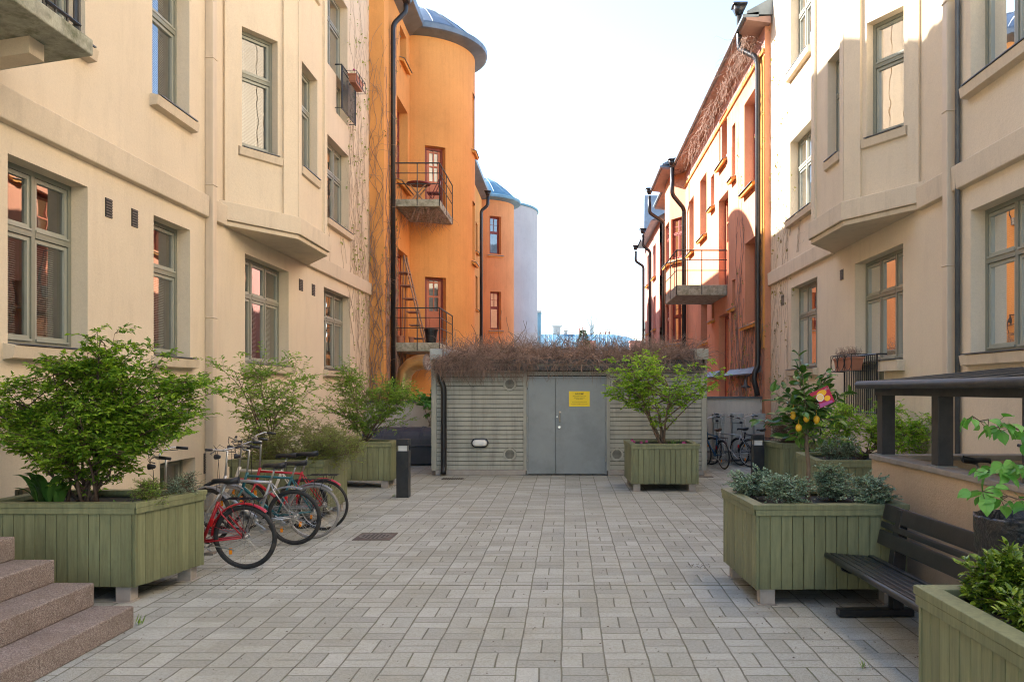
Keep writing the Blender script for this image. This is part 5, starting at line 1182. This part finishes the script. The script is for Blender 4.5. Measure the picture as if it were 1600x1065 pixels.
shrub('bush',(4.4,12.1,.76),[((4.35,12.1,1.35),(.85,.5,.42),4),((4.0,12.1,1.5),(.3,.3,.35),1),((5.0,11.6,1.2),(.35,.35,.3),1.4)],'loose bright green shrub between lemon tree and canopy posts','shrub','leaf_light','bark2',37,11,70,720,9,.062,.03,.011,.2,group=G,twl=(.12,.3))
shrub('bush',(4.3,15.2,.76),[((4.2,15.1,1.1),(.42,.3,.26),1)],'reddish brown heather in the planter by the right bollard','heather','leaf_heather','bark',38,26,120,1000,10,.02,.008,.005,.3,twl=(.08,.22),horiz=.9,droop=.3)
shrub('bush',(4.55,14.2,.0),[((4.3,14.3,1.55),(.3,.2,.35),1)],'dark glossy leafy plant against the right garden wall','plant','leaf_lemon','bark',39,4,16,120,7,.09,.05,.008,.06,big=True,twl=(.1,.25))
# hedge in the near planter and the long-armed plant
shrub('hedge_plant',(2.35,3.65,.78),[((2.04,3.86,.94),(.13,.12,.13),1.1),((2.2,3.55,.90),(.27,.32,.13),2.6),((2.6,3.6,.96),(.42,.4,.16),2.6),((2.05,3.2,.86),(.16,.35,.09),1.4)],'dense yellow-green glossy hedge plants in the near right planter','hedge','leaf_hedge','bark',41,26,190,1900,11,.045,.019,.006,.35,big=True,twl=(.04,.11),horiz=.8,droop=.25)
rr=random.Random(51); la=thing('climbing_shrub',(3.3,4.15,0),'arching branches with broad bright leaves reaching in above the litter bin','shrub'); m=MB(); v=[];f=[]
arms=[[(3.35,4.1,.85),(3.0,4.15,1.35),(2.6,4.2,1.60),(2.32,4.2,1.66),(2.12,4.2,1.72)],[(3.35,4.1,.8),(2.95,4.2,1.15),(2.6,4.2,1.44),(2.35,4.2,1.47),(2.2,4.2,1.42)],[(3.3,4.1,.8),(2.9,4.1,.98),(2.55,4.1,1.20),(2.35,4.1,1.30),(2.12,4.1,1.34)],[(3.3,4.1,.8),(3.0,4.05,1.05),(2.7,4.0,1.18),(2.52,4.0,1.08),(2.45,4.0,1.0)],[(3.3,4.1,.8),(3.1,4.1,1.5),(2.9,4.15,1.72),(2.6,4.2,1.75)]]
for a_ in arms:
    pts=[Vector(p) for p in a_]; P2=[]
    for i in range(len(pts)-1):
        for k in range(5): P2.append(pts[i].lerp(pts[i+1],k/5)+Vector((rr.gauss(0,.004),rr.gauss(0,.004),rr.gauss(0,.004))))
    P2.append(pts[-1]); m.tube(P2,[.009-.0065*k/len(P2) for k in range(len(P2))],6)
    for k in range(5,len(P2)):
        for _ in range(3 if k>9 else 2):
            p=P2[k]; a=rr.uniform(0,6.28); d=Vector((math.cos(a),math.sin(a)*.7,rr.gauss(-.2,.4))).normalized(); st_=p+d*rr.uniform(.02,.08); m.tube([p,st_],.0018,3)
            s_=rr.uniform(.6,1.25); leafquad(v,f,st_,(d+Vector((0,0,-.35))).normalized(),Vector((rr.gauss(0,.45),rr.gauss(-.3,.45),1)),.085*s_,.072*s_,.22,True)
m.build('stem',M['bark'],la,smooth=True); me=bpy.data.meshes.new('foliage'); me.from_pydata(v,[],f); me.materials.append(M['leaf_lime']); o=bpy.data.objects.new('foliage',me); C.objects.link(o); attach(o,la)
# strap-leaved plant and herbs in the big bush planter
def straps(x,y,n,hgt,wd,label,seed,mat='leaf_strap',spread=.1,lean=.45):
    rr=random.Random(seed); T=thing('leafy_plant',(x,y,.78),label,'plant'); v=[];f=[]
    for i in range(n):
        a=rr.uniform(0,6.28); b=Vector((x+math.cos(a)*spread*rr.random(),y+math.sin(a)*spread*rr.random(),.76)); h=hgt*rr.uniform(.6,1.1); l=lean*h*rr.uniform(.3,1.6); d=Vector((math.cos(a),math.sin(a),0)); s=Vector((-d.y,d.x,0)); nseg=7; st=len(v); w_=wd*rr.uniform(.7,1.1)
        for k in range(nseg+1):
            t=k/nseg; c=b+d*l*t**2+Vector((0,0,h*(t-.35*t**3.2))); wk=w_*(math.sin(math.pi*min(1,t*.9+.1))**.8*.9+.05)*(.35 if t<.25 else 1)
            v.extend([tuple(c-s*wk*.5+Vector((0,0,wk*.2))),tuple(c),tuple(c+s*wk*.5+Vector((0,0,wk*.2)))])
        for k in range(nseg):
            q=st+3*k; f.append((q,q+1,q+4,q+3)); f.append((q+1,q+2,q+5,q+4))
    me=bpy.data.meshes.new('leaf_clump'); me.from_pydata(v,[],f); me.materials.append(M[mat]); me.polygons.foreach_set('use_smooth',[True]*len(f)); o=bpy.data.objects.new('leaf_clump',me); C.objects.link(o); attach(o,T); return T
straps(-4.72,7.35,26,.48,.085,'upright broad-leaved plant at the left of the big bush planter',61,spread=.16)
straps(-3.98,7.1,7,.16,.03,'little strap-leaved seedling at the front rim of the big bush planter',62,spread=.05)
straps(2.0,15.1,26,.22,.025,'tuft of green blades in the planter before the shed',63,spread=.12,lean=.2)
straps(2.1,7.12,14,.12,.014,'small pale striped grass tuft at the foot of the lemon tree',64,mat='leaf_grey',spread=.05,lean=1)
shrub('herb_plant',(-3.8,7.35,.78),[((-3.78,7.3,.93),(.16,.2,.10),1)],'fine-leaved green herb at the right corner of the big bush planter','herb','leaf_mid','bark',65,12,50,330,10,.022,.006,.003,.12,twl=(.05,.12))
shrub('herb_plant',(-3.68,7.75,.78),[((-3.68,7.7,.93),(.12,.16,.10),1)],'grey feathery herb at the back right corner of the big bush planter','herb','leaf_grey','bark',66,12,40,260,10,.022,.006,.003,.1,twl=(.05,.12))
def pansy(x,y,n,label,seed):
    rr=random.Random(seed); v=[];f=[]; T=thing('pansy',(x,y,.78),label,'flower','pansies in the planter before the shed')
    for i in range(n):
        c=Vector((x+rr.uniform(-.07,.07),y+rr.uniform(-.05,.05),.84+rr.uniform(0,.05)))
        for k in range(5): a=k*1.257; d=Vector((math.cos(a),-.25,math.sin(a))); leafquad(v,f,c,d.normalized(),Vector((0,-1,0)),.032,.034,.1)
    me=bpy.data.meshes.new('blossom'); me.from_pydata(v,[],f); me.materials.append(M['petal']); o=bpy.data.objects.new('blossom',me); C.objects.link(o); attach(o,T)
    v=[];f=[]
    for i in range(n*6): a=rr.uniform(0,6.28); leafquad(v,f,Vector((x+rr.uniform(-.07,.07),y+rr.uniform(-.05,.05),.79)),Vector((math.cos(a),math.sin(a),.8)).normalized(),Vector((0,0,1)),.05,.02,.1)
    me=bpy.data.meshes.new('foliage'); me.from_pydata(v,[],f); me.materials.append(M['leaf_mid']); o=bpy.data.objects.new('foliage',me); C.objects.link(o); attach(o,T)
pansy(1.42,15.0,4,'pale pink pansies at the left of the planter before the shed',71); pansy(1.3,15.3,2,'single tall pink pansy behind the left rim of that planter',72); pansy(2.2,15.0,3,'dark magenta pansies at the right of the planter before the shed',73)
# dry sprigs in the flower boxes
def sprigs(Bx,fr,geo,mat,n,hgt,seed):
    a,b,e,q,out=geo; rr=random.Random(seed); m=MB()
    for i in range(n):
        s=rr.uniform(a+.05,b-.05)
        p=fr.pt(s,e,q+rr.uniform(.04,out-.04)); d=Vector((rr.gauss(0,.35),rr.gauss(0,.35),1)).normalized(); h=hgt*rr.uniform(.5,1.1); m.tube([p,p+d*h*.5,p+d*h+Vector((rr.gauss(0,.01),rr.gauss(0,.01),0))],[.003,.0025,.001],3)
        for k in range(4): z=p+d*h*(.4+.15*k); m.tube([z,z+Vector((rr.gauss(0,.025),rr.gauss(0,.025),.02))],.0016,3)
    m.build('sprigs',M[mat],Bx)
sprigs(Rr[1],RF,Rr[2],'vine',90,.20,81); sprigs(Lr[1],LF,Lr[2],'leaf_mid',18,.14,82)
m=MB(); p=LF.pt(Lr[2][0]+.2,Lr[2][2]+.16,Lr[2][3]+.1); m.lathe([(0,-.03),(.035,0),(.02,.03),(0,.03)],tuple(p),'z',10); m.build('blossom',M['petal'],Lr[1])
# little conifer beyond the shed
cf=thing('conifer_tree',(1.2,60,0),'small dark conifer rising before the blue-green roof','tree'); rr=random.Random(91); m=MB(); m.tube([(1.2,60,0),(1.2,60,6.3)],[.15,.03],6); m.build('trunk',M['bark'],cf); v=[];f=[]
for i in range(1500):
    h=rr.uniform(3.8,6.3); rad=(6.5-h)*.36*rr.random()**.5; a=rr.uniform(0,6.28); leafquad(v,f,Vector((1.2+rad*math.cos(a),60+rad*math.sin(a),h)),Vector((math.cos(a),math.sin(a),-.2)).normalized(),Vector((0,0,1)),.22,.09,.2)
me=bpy.data.meshes.new('crown'); me.from_pydata(v,[],f); me.materials.append(M['leaf_lemon']); o=bpy.data.objects.new('crown',me); C.objects.link(o); attach(o,cf)
# dry leaves and crumbs on the paving
rr=random.Random(95); v=[];f=[]
for i in range(1300):
    if i<60: x,y=rr.uniform(-.2,.5)*.3+1.35,rr.gauss(8.45,.06)
    elif i<240: x,y=(rr.uniform(-3.6,-2.9),rr.uniform(7,12)) if i%2 else (rr.uniform(1.4,3.0),rr.uniform(5,8.2))
    else: x,y=rr.uniform(-4,4),rr.uniform(4,17)
    a=rr.uniform(0,6.28); s_=rr.uniform(.008,.022); leafquad(v,f,Vector((x,y,.006)),Vector((math.cos(a),math.sin(a),.15)).normalized(),Vector((0,0,1)),s_,s_*.7,.3)
me=bpy.data.meshes.new('leaf_litter'); me.from_pydata(v,[],f); me.materials.append(M['bark']); o=bpy.data.objects.new('leaf_litter',me); C.objects.link(o); tag(o,'scattered dry leaf crumbs lying on the paving','litter',kind='stuff')
# weeds in the joints
rr=random.Random(96); 
for k,(x,y,lab) in enumerate(((-2.98,13.85,'small green weed at the foot of the left bollard'),(-3.38,6.35,'tall thin grass blade beside the lowest granite step'),(1.98,5.35,'tiny green weed growing in a paving joint beside the near planter'))):
    v=[];f=[]
    for i in range(12): a=rr.uniform(0,6.28); leafquad(v,f,Vector((x+rr.gauss(0,.015),y+rr.gauss(0,.015),0)),Vector((math.cos(a)*.5,math.sin(a)*.5,1)).normalized(),Vector((1,0,.3)),rr.uniform(.04,.1),.012,.1)
    me=bpy.data.meshes.new('weed'); me.from_pydata(v,[],f); me.materials.append(M['leaf_mid']); o=bpy.data.objects.new('weed',me); C.objects.link(o); tag(o,lab,'weed')
# ------------------------------------------------------------------ bicycles
M['tyre']=surf('black_rubber_tyre',(.022,.021,.02),.75,.3,20,90,.3,dirt=(.12,.10,.08),dirtamt=.3); M['greytyre']=surf('grey_rubber_tyre',(.24,.22,.20),.8,.15,20,90,.3)
M['alu']=surf('satin_aluminium',(.50,.50,.49),.35,.1,20,60,.1,metal=.9); M['saddle']=surf('black_saddle_vinyl',(.018,.018,.02),.45,.2,10,80,.25); M['plastic']=surf('grey_mudguard_plastic',(.20,.205,.215),.4,.1,6,50,.1)
M['red']=surf('red_bike_paint',(.42,.012,.022),.28,.15,6,60,.08); M['teal_p']=surf('teal_bike_paint',(.012,.12,.14),.3,.15,6,60,.08); M['silver']=surf('silver_bike_paint',(.42,.42,.42),.3,.1,6,60,.08,metal=.6); M['cream_p']=surf('ivory_bike_paint',(.62,.57,.48),.3,.1,6,60,.08)
M['blue_p']=surf('blue_bike_paint',(.01,.08,.17),.3,.15,6,60,.08); M['dark_p']=surf('black_bike_paint',(.02,.02,.025),.3,.15,6,60,.08); M['amber']=surf('amber_reflector',(.95,.28,.01),.25,.1,30,60,.05); M['redlens']=surf('red_reflector',(.6,.015,.02),.2,.1,30,60,.05); M['brownsad']=surf('brown_saddle_leather',(.12,.07,.045),.5,.2,10,60,.2)
def torus(m,c,Rm,rm,seg=48,s2=8,arc=None,flat=1):
    a0,a1=arc or (0,2*math.pi); n=seg; pts=[Vector((c[0]+Rm*math.cos(a0+(a1-a0)*i/n),c[1],c[2]+Rm*math.sin(a0+(a1-a0)*i/n))) for i in range(n+(1 if arc else 0))]
    m.tube(pts,rm,s2,closed=not arc)
def bicycle(loc,ang,label,frame='red',tyre='tyre',style='city',guard='red',rack=True,saddle='saddle',hbh=1.08,sadh=.93,steer=0,lean=0,second=None,group='bicycles parked by the green planters'):
    T=thing('bicycle',(0,0,0),label,'bicycle',group); wb=1.07; Rw=.335; rw_=.019 if style=='city' else .026; rx,fx_=0,wb
    hd_b=Vector((.885,0,.62)); hd_t=Vector((.835,0,.80)); bb=Vector((.45,0,.29)); st_t=Vector((.27,0,.78 if style!='low' else .70)); ax=Vector((0,0,Rw)); af=Vector((wb,0,Rw))
    def wheel(c,front):
        m=MB(); torus(m,c,Rw-.030,.010,48,6); m.lathe([(0,-.035),(.018,-.035),(.018,-.03),(.012,-.02),(.012,.02),(.018,.03),(.018,.035),(0,.035)],(c[0],c[1],c[2]),'y',12)
        for k in range(28):
            a=2*math.pi*k/28; y=.022 if k%2 else -.022; b_=a+(.25 if k%4<2 else -.25); m.tube([(c[0]+.015*math.cos(b_),c[1]+y,c[2]+.015*math.sin(b_)),(c[0]+(Rw-.035)*math.cos(a),c[1],c[2]+(Rw-.035)*math.sin(a))],.0013,3,cap=False)
        W=m.build('wheel',M['alu'],T,smooth=False); m=MB(); torus(m,c,Rw-rw_,rw_,56,8); m.build('tyre',M[tyre],W,smooth=True)
        m=MB(); aa=-.75 if not front else 2.4; p=Vector((c[0]+.23*math.cos(aa),c[1]-.024,c[2]+.23*math.sin(aa))); m.box(p.x-.016,p.x+.016,p.y-.006,p.y+.006,p.z-.034,p.z+.034); m.build('reflector',M['amber'],W,bevel=.004)
        if not front:
            m=MB(); m.lathe([(0,-.05),(.03,-.05),(.035,-.046),(.03,-.04),(0,-.04)],c,'y',16); m.lathe([(0,-.058),(.045,-.058),(.047,-.055),(0,-.052)],c,'y',16) if style=='mtb' else None; m.build('sprocket',M['alu'],W)
        return W
    wheel(tuple(ax),False)
    # frame
    m=MB(); t=.015 if style=='city' else .019
    m.tube([hd_b+(hd_b-hd_t)*.1,hd_t+(hd_t-hd_b)*.15],t+.004,10)
    if style=='low': m.tube([hd_b+Vector((-.005,0,.05)),Vector((.62,0,.42)),Vector((.46,0,.36))],t,8); m.tube([hd_b,Vector((.60,0,.34)),bb],t+.002,8)
    else: m.tube([hd_t-Vector((0,0,.02)),st_t-Vector((0,0,.03))],t,8); m.tube([hd_b+Vector((0,0,.02)),bb],t+.004,8)
    m.tube([bb,st_t],t,8)
    for y in (-.05,.05):
        m.tube([bb+Vector((-.02,y*.5,0)),bb+Vector((-.09,y,.005)),ax+Vector((.02,y,0))],.009,6); m.tube([st_t+Vector((0,y*.3,-.04)),st_t+Vector((-.05,y,-.12)),ax+Vector((0,y,.01))],.008,6)
    m.lathe([(0,-.04),(.024,-.04),(.024,.04),(0,.04)],tuple(bb),'y',12); m.build('frame',M[frame],T,smooth=True)
    # steered front end
    Mx=Matrix.Translation(hd_t)@Matrix.Rotation(R(steer),4,(hd_t-hd_b).normalized())@Matrix.Translation(-hd_t)
    n0=len(T.children)
    before=set(T.children)
    Wf=wheel(tuple(af),True)
    m=MB()
    for y in (-.05,.05): m.tube([hd_b+Vector((0.01,y*.6,-.02)),hd_b+Vector((.06,y,-.12)),af+Vector((-.01,y,.03)),af+Vector((0,y,0))],.010 if style!='mtb' else .017,7)
    m.tube([hd_b+Vector((.01,-.03,-.02)),hd_b+Vector((.01,.03,-.02))],.018,7); fk=m.build('fork',M[frame if style!='mtb' else 'silver'],T,smooth=True)
    m=MB(); sx=Vector((-.03,0,hbh-.02-hd_t.z)); m.tube([hd_t,hd_t+sx,hd_t+sx+Vector((.07,0,.01))],.012,8); c=hd_t+sx+Vector((.07,0,.01))
    if style=='mtb': hp=[c+Vector((-.03,-.30,.03)),c+Vector((0,-.1,.01)),c,c+Vector((0,.1,.01)),c+Vector((-.03,.30,.03))]
    else: hp=[c+Vector((-.20,-.29,.05)),c+Vector((-.06,-.27,.07)),c+Vector((.02,-.12,.05)),c,c+Vector((.02,.12,.05)),c+Vector((-.06,.27,.07)),c+Vector((-.20,.29,.05))]
    m.tube(hp,.011,8); hb=m.build('handlebar',M['alu'],T,smooth=True)
    for e,i_ in ((0,1),(-1,-2)):
        m=MB(); d=(hp[i_]-hp[e]).normalized(); m.tube([hp[e]-d*.005,hp[e]+d*.11],.016,8); m.build('grip',M['saddle'],hb,smooth=True)
    m=MB()
    for e,s in ((1,-1),(-2,1)): d=hp[e]; m.tube([d+Vector((.0,-.02*s,.0)),d+Vector((.05,-.02*s,-.02)),d+Vector((.04,.06*s,-.04)),d+Vector((-.02,.10*s,-.045))],.005,5); m.tube([d+Vector((.0,-.02*s,0)),d+Vector((.09,-.05*s,.05)),c+Vector((.10,-.02*s,.0)),c+Vector((.06,0,-.12)),hd_b+Vector((.05,.03*s,.02))],.0028,5)
    m.build('brake_lever',M['dark_p'],hb,smooth=True)
    m=MB(); lp_=c+Vector((.06,0,-.08)); m.lathe([(0,.05),(.03,.048),(.034,.04),(.02,-.02),(0,-.03)],tuple(lp_),'x',12); m.build('headlamp',M['dark_p'],hb,smooth=True)
    moved=[Wf,fk,hb]
    if guard:
        m=MB(); arcs=((ax,(.02,2.3)) , (af,(.6,2.5)))
        for which,(c_,ar) in enumerate(arcs):
            m=MB(); nseg=26; w2=.028; Rg=Rw+.020
            for i in range(nseg+1):
                a=ar[0]+(ar[1]-ar[0])*i/nseg
                if which==0 and style=='mtb': a=.35+(1.9-.35)*i/nseg; Rg=Rw+.03+.10*(1-i/nseg)**2
                for (yy,dr) in ((-w2,-.012),(-w2*.7,.0),(0,.006),(w2*.7,0),(w2,-.012)): m.v.append((c_.x+(Rg+dr)*math.cos(a),yy,c_.z+(Rg+dr)*math.sin(a)))
            for i in range(nseg):
                for k in range(4): q=i*5+k; m.f.append((q,q+1,q+6,q+5)); m.m.append(0)
            if style!='mtb':
                for y in (-.03,.03):
                    for a in ((.35,1.2) if which==0 else (2.2,)): m.tube([(c_.x,y*1.5,c_.z),(c_.x+(Rw+.01)*math.cos(a),y,c_.z+(Rw+.01)*math.sin(a))],.0022,4)
            g_=m.build('mudguard',M[guard],T,smooth=True)
            if which==1: moved.append(g_)
            elif style!='mtb':
                m=MB(); p=(c_.x+(Rw+.03)*math.cos(.42),0,c_.z+(Rw+.03)*math.sin(.42)); m.box(p[0]-.01,p[0]+.025,-.02,.02,p[2]-.04,p[2]+.04); m.build('rear_light',M['redlens'],g_,bevel=.005)
    for o_ in moved: o_.matrix_basis=Mx
    m=MB(); sp=st_t+(st_t-bb).normalized()*(sadh-st_t.z-.05); m.tube([st_t,sp],.012,8); m.build('seat_post',M['alu'],T,smooth=True)
    m=MB(); s0=sp+Vector((-.0,0,.035)); prof=[(-.135,.01,.022),(-.125,.06,.016),(-.085,.082,.012),(-.03,.068,.004),(.02,.044,.0),(.08,.028,.0),(.13,.022,-.004),(.15,.008,-.014)]
    nn_=10
    for (x,w_,dz) in prof:
        for k in range(nn_): a=2*math.pi*k/nn_; m.v.append((s0.x+x,w_*math.cos(a),s0.z+dz+(.024 if math.sin(a)>0 else .046*(1 if x<.02 else .6))*math.sin(a)))
    for i in range(len(prof)-1):
        for k in range(nn_): k2=(k+1)%nn_; m.f.append((i*nn_+k,i*nn_+k2,(i+1)*nn_+k2,(i+1)*nn_+k)); m.m.append(0)
    m.f.append(tuple(range(nn_))); m.m.append(0); m.build('saddle',M[saddle],T,smooth=True)
    m=MB(); m.lathe([(.075,-.062),(.088,-.062),(.088,-.057),(.075,-.057)],tuple(bb),'y',24,close=True)
    for k in range(5): a=k*1.257; m.tube([(bb.x,-.06,bb.z),(bb.x+.078*math.cos(a),-.06,bb.z+.078*math.sin(a))],.005,4)
    for s,a in ((-1,.6),(1,.6+math.pi)): e=bb+Vector((.17*math.cos(a),.075*s,.17*math.sin(a))); m.tube([bb+Vector((0,.065*s,0)),e],.009,5); m.box(e.x-.045,e.x+.045,min(e.y,e.y+.09*s),max(e.y,e.y+.09*s),e.z-.012,e.z+.012)
    m.tube([(bb.x,-.06,bb.z+.085),(ax.x+.02,-.055,ax.z+.035)],.003,4); m.tube([(bb.x,-.06,bb.z-.085),(ax.x+.02,-.055,ax.z-.035)],.003,4)
    if style=='mtb': m.tube([(ax.x,-.06,ax.z),(ax.x+.03,-.06,ax.z-.09),(ax.x+.09,-.06,ax.z-.12)],.012,5)
    m.build('crankset',M['alu'],T)
    if style!='mtb':
        m=MB()
        if second!='noguard': m.hexa([(bb.x+.10,-.08,bb.z+.05),(bb.x+.10,-.07,bb.z+.05),(ax.x,-.07,ax.z+.03),(ax.x,-.08,ax.z+.03),(bb.x+.08,-.08,bb.z+.11),(bb.x+.08,-.07,bb.z+.11),(ax.x,-.07,ax.z+.06),(ax.x,-.08,ax.z+.06)]); m.build('chain_guard',M['plastic'],T,bevel=.008)
    if rack:
        m=MB(); zr=.735
        for y in (-.06,-.02,.02,.06): m.tube([(.17,y,zr),(-.20,y,zr)],.004,5)
        for x in (.17,.05,-.07,-.20): m.tube([(x,-.06,zr),(x,.06,zr)],.004,5)
        for y in (-.065,.065): m.tube([(0,y,Rw),(-.03,y,zr)],.004,5); m.tube([(0,y,Rw),(-.14,y,zr)],.004,5)
        m.tube([(.17,0,zr),(st_t.x-.02,0,zr-.02)],.005,5); m.build('rack',M['dark_p'],T)
    # kick stand
    m=MB(); m.tube([(.36,.05,.26),(.08,.085,.22)],.007,5); m.build('kickstand',M['alu'],T)
    T.location=loc; T.rotation_euler=(R(lean),0,R(ang)); return T
gb='bicycles parked by the green planters'
bicycle((-3.33,8.33,0),178,'bright red city bike with red mudguards, nearest in the row by the planter',frame='red',guard='red',style='low',hbh=1.16,sadh=.95,steer=12,lean=-3)
bicycle((-3.26,9.62,0),176,'silver mountain bike with grey plastic mudguards, second in the row',frame='silver',guard='plastic',style='mtb',rack=False,hbh=1.14,sadh=.98,steer=-15,lean=-4)
bicycle((-3.17,10.02,0),181,'teal-framed bike with pale grey tyres behind the silver one',frame='teal_p',tyre='greytyre',guard='plastic',style='city',hbh=1.12,sadh=.96,steer=18,lean=3)
bicycle((-3.22,10.62,0),180,'dark red bike with red mudguards at the far end of the left row',frame='red',guard='red',style='city',rack=True,hbh=1.2,sadh=1.04,steer=10,lean=-2)
bicycle((-3.55,10.75,0),184,'ivory-framed bike at the back of the left row, beside the spreading shrub',frame='cream_p',guard=None,style='mtb',rack=False,hbh=1.18,sadh=1.0,steer=25,lean=4)
gb2='bicycles in the rack by the right garden wall'
bicycle((3.66,18.7,0),104,'dark blue city bike with brown saddle, leftmost in the back rack',frame='blue_p',guard='dark_p',style='city',saddle='brownsad',rack=True,steer=8,lean=-4,hbh=1.12,group=gb2)
bicycle((4.40,19.2,0),142,'silver touring bike in the rack between two grey posts',frame='silver',guard='dark_p',style='city',steer=-12,lean=3,hbh=1.18,group=gb2)
bicycle((5.0-.3,18.7,0),115,'black city bike half hidden behind the right bollard',frame='dark_p',guard='dark_p',style='city',steer=6,lean=-3,hbh=1.15,group=gb2)
bicycle((3.72,7.62,.12),8,'black bike with small red light, half hidden behind the beige parapet',frame='dark_p',guard=None,style='mtb',rack=False,steer=0,hbh=1.16,sadh=1.1,group=None)
m=MB(); rk=thing('bicycle_rack',(4.2,20.1,0),'grey square posts of the bicycle rack before the right garden wall','bicycle rack')
for px in (1123.5,1153,1187):
    x=(px-CX)/F*20.0; m=MB(); m.box(x-.13,x+.13,20.0,20.2,0,1.02); m.build('post',M['galv'],rk,bevel=.01); m=MB(); m.box(x-.145,x+.145,19.985,20.215,1.02,1.26); m.build('post_head',M['galv'],rk,bevel=.01)
m=MB(); m.tube([(3.1,19.7,.12),(4.95,19.7,.12)],.02,6); m.tube([(3.1,19.9,.32),(4.95,19.9,.32)],.02,6); m.build('rail',M['black'],rk)
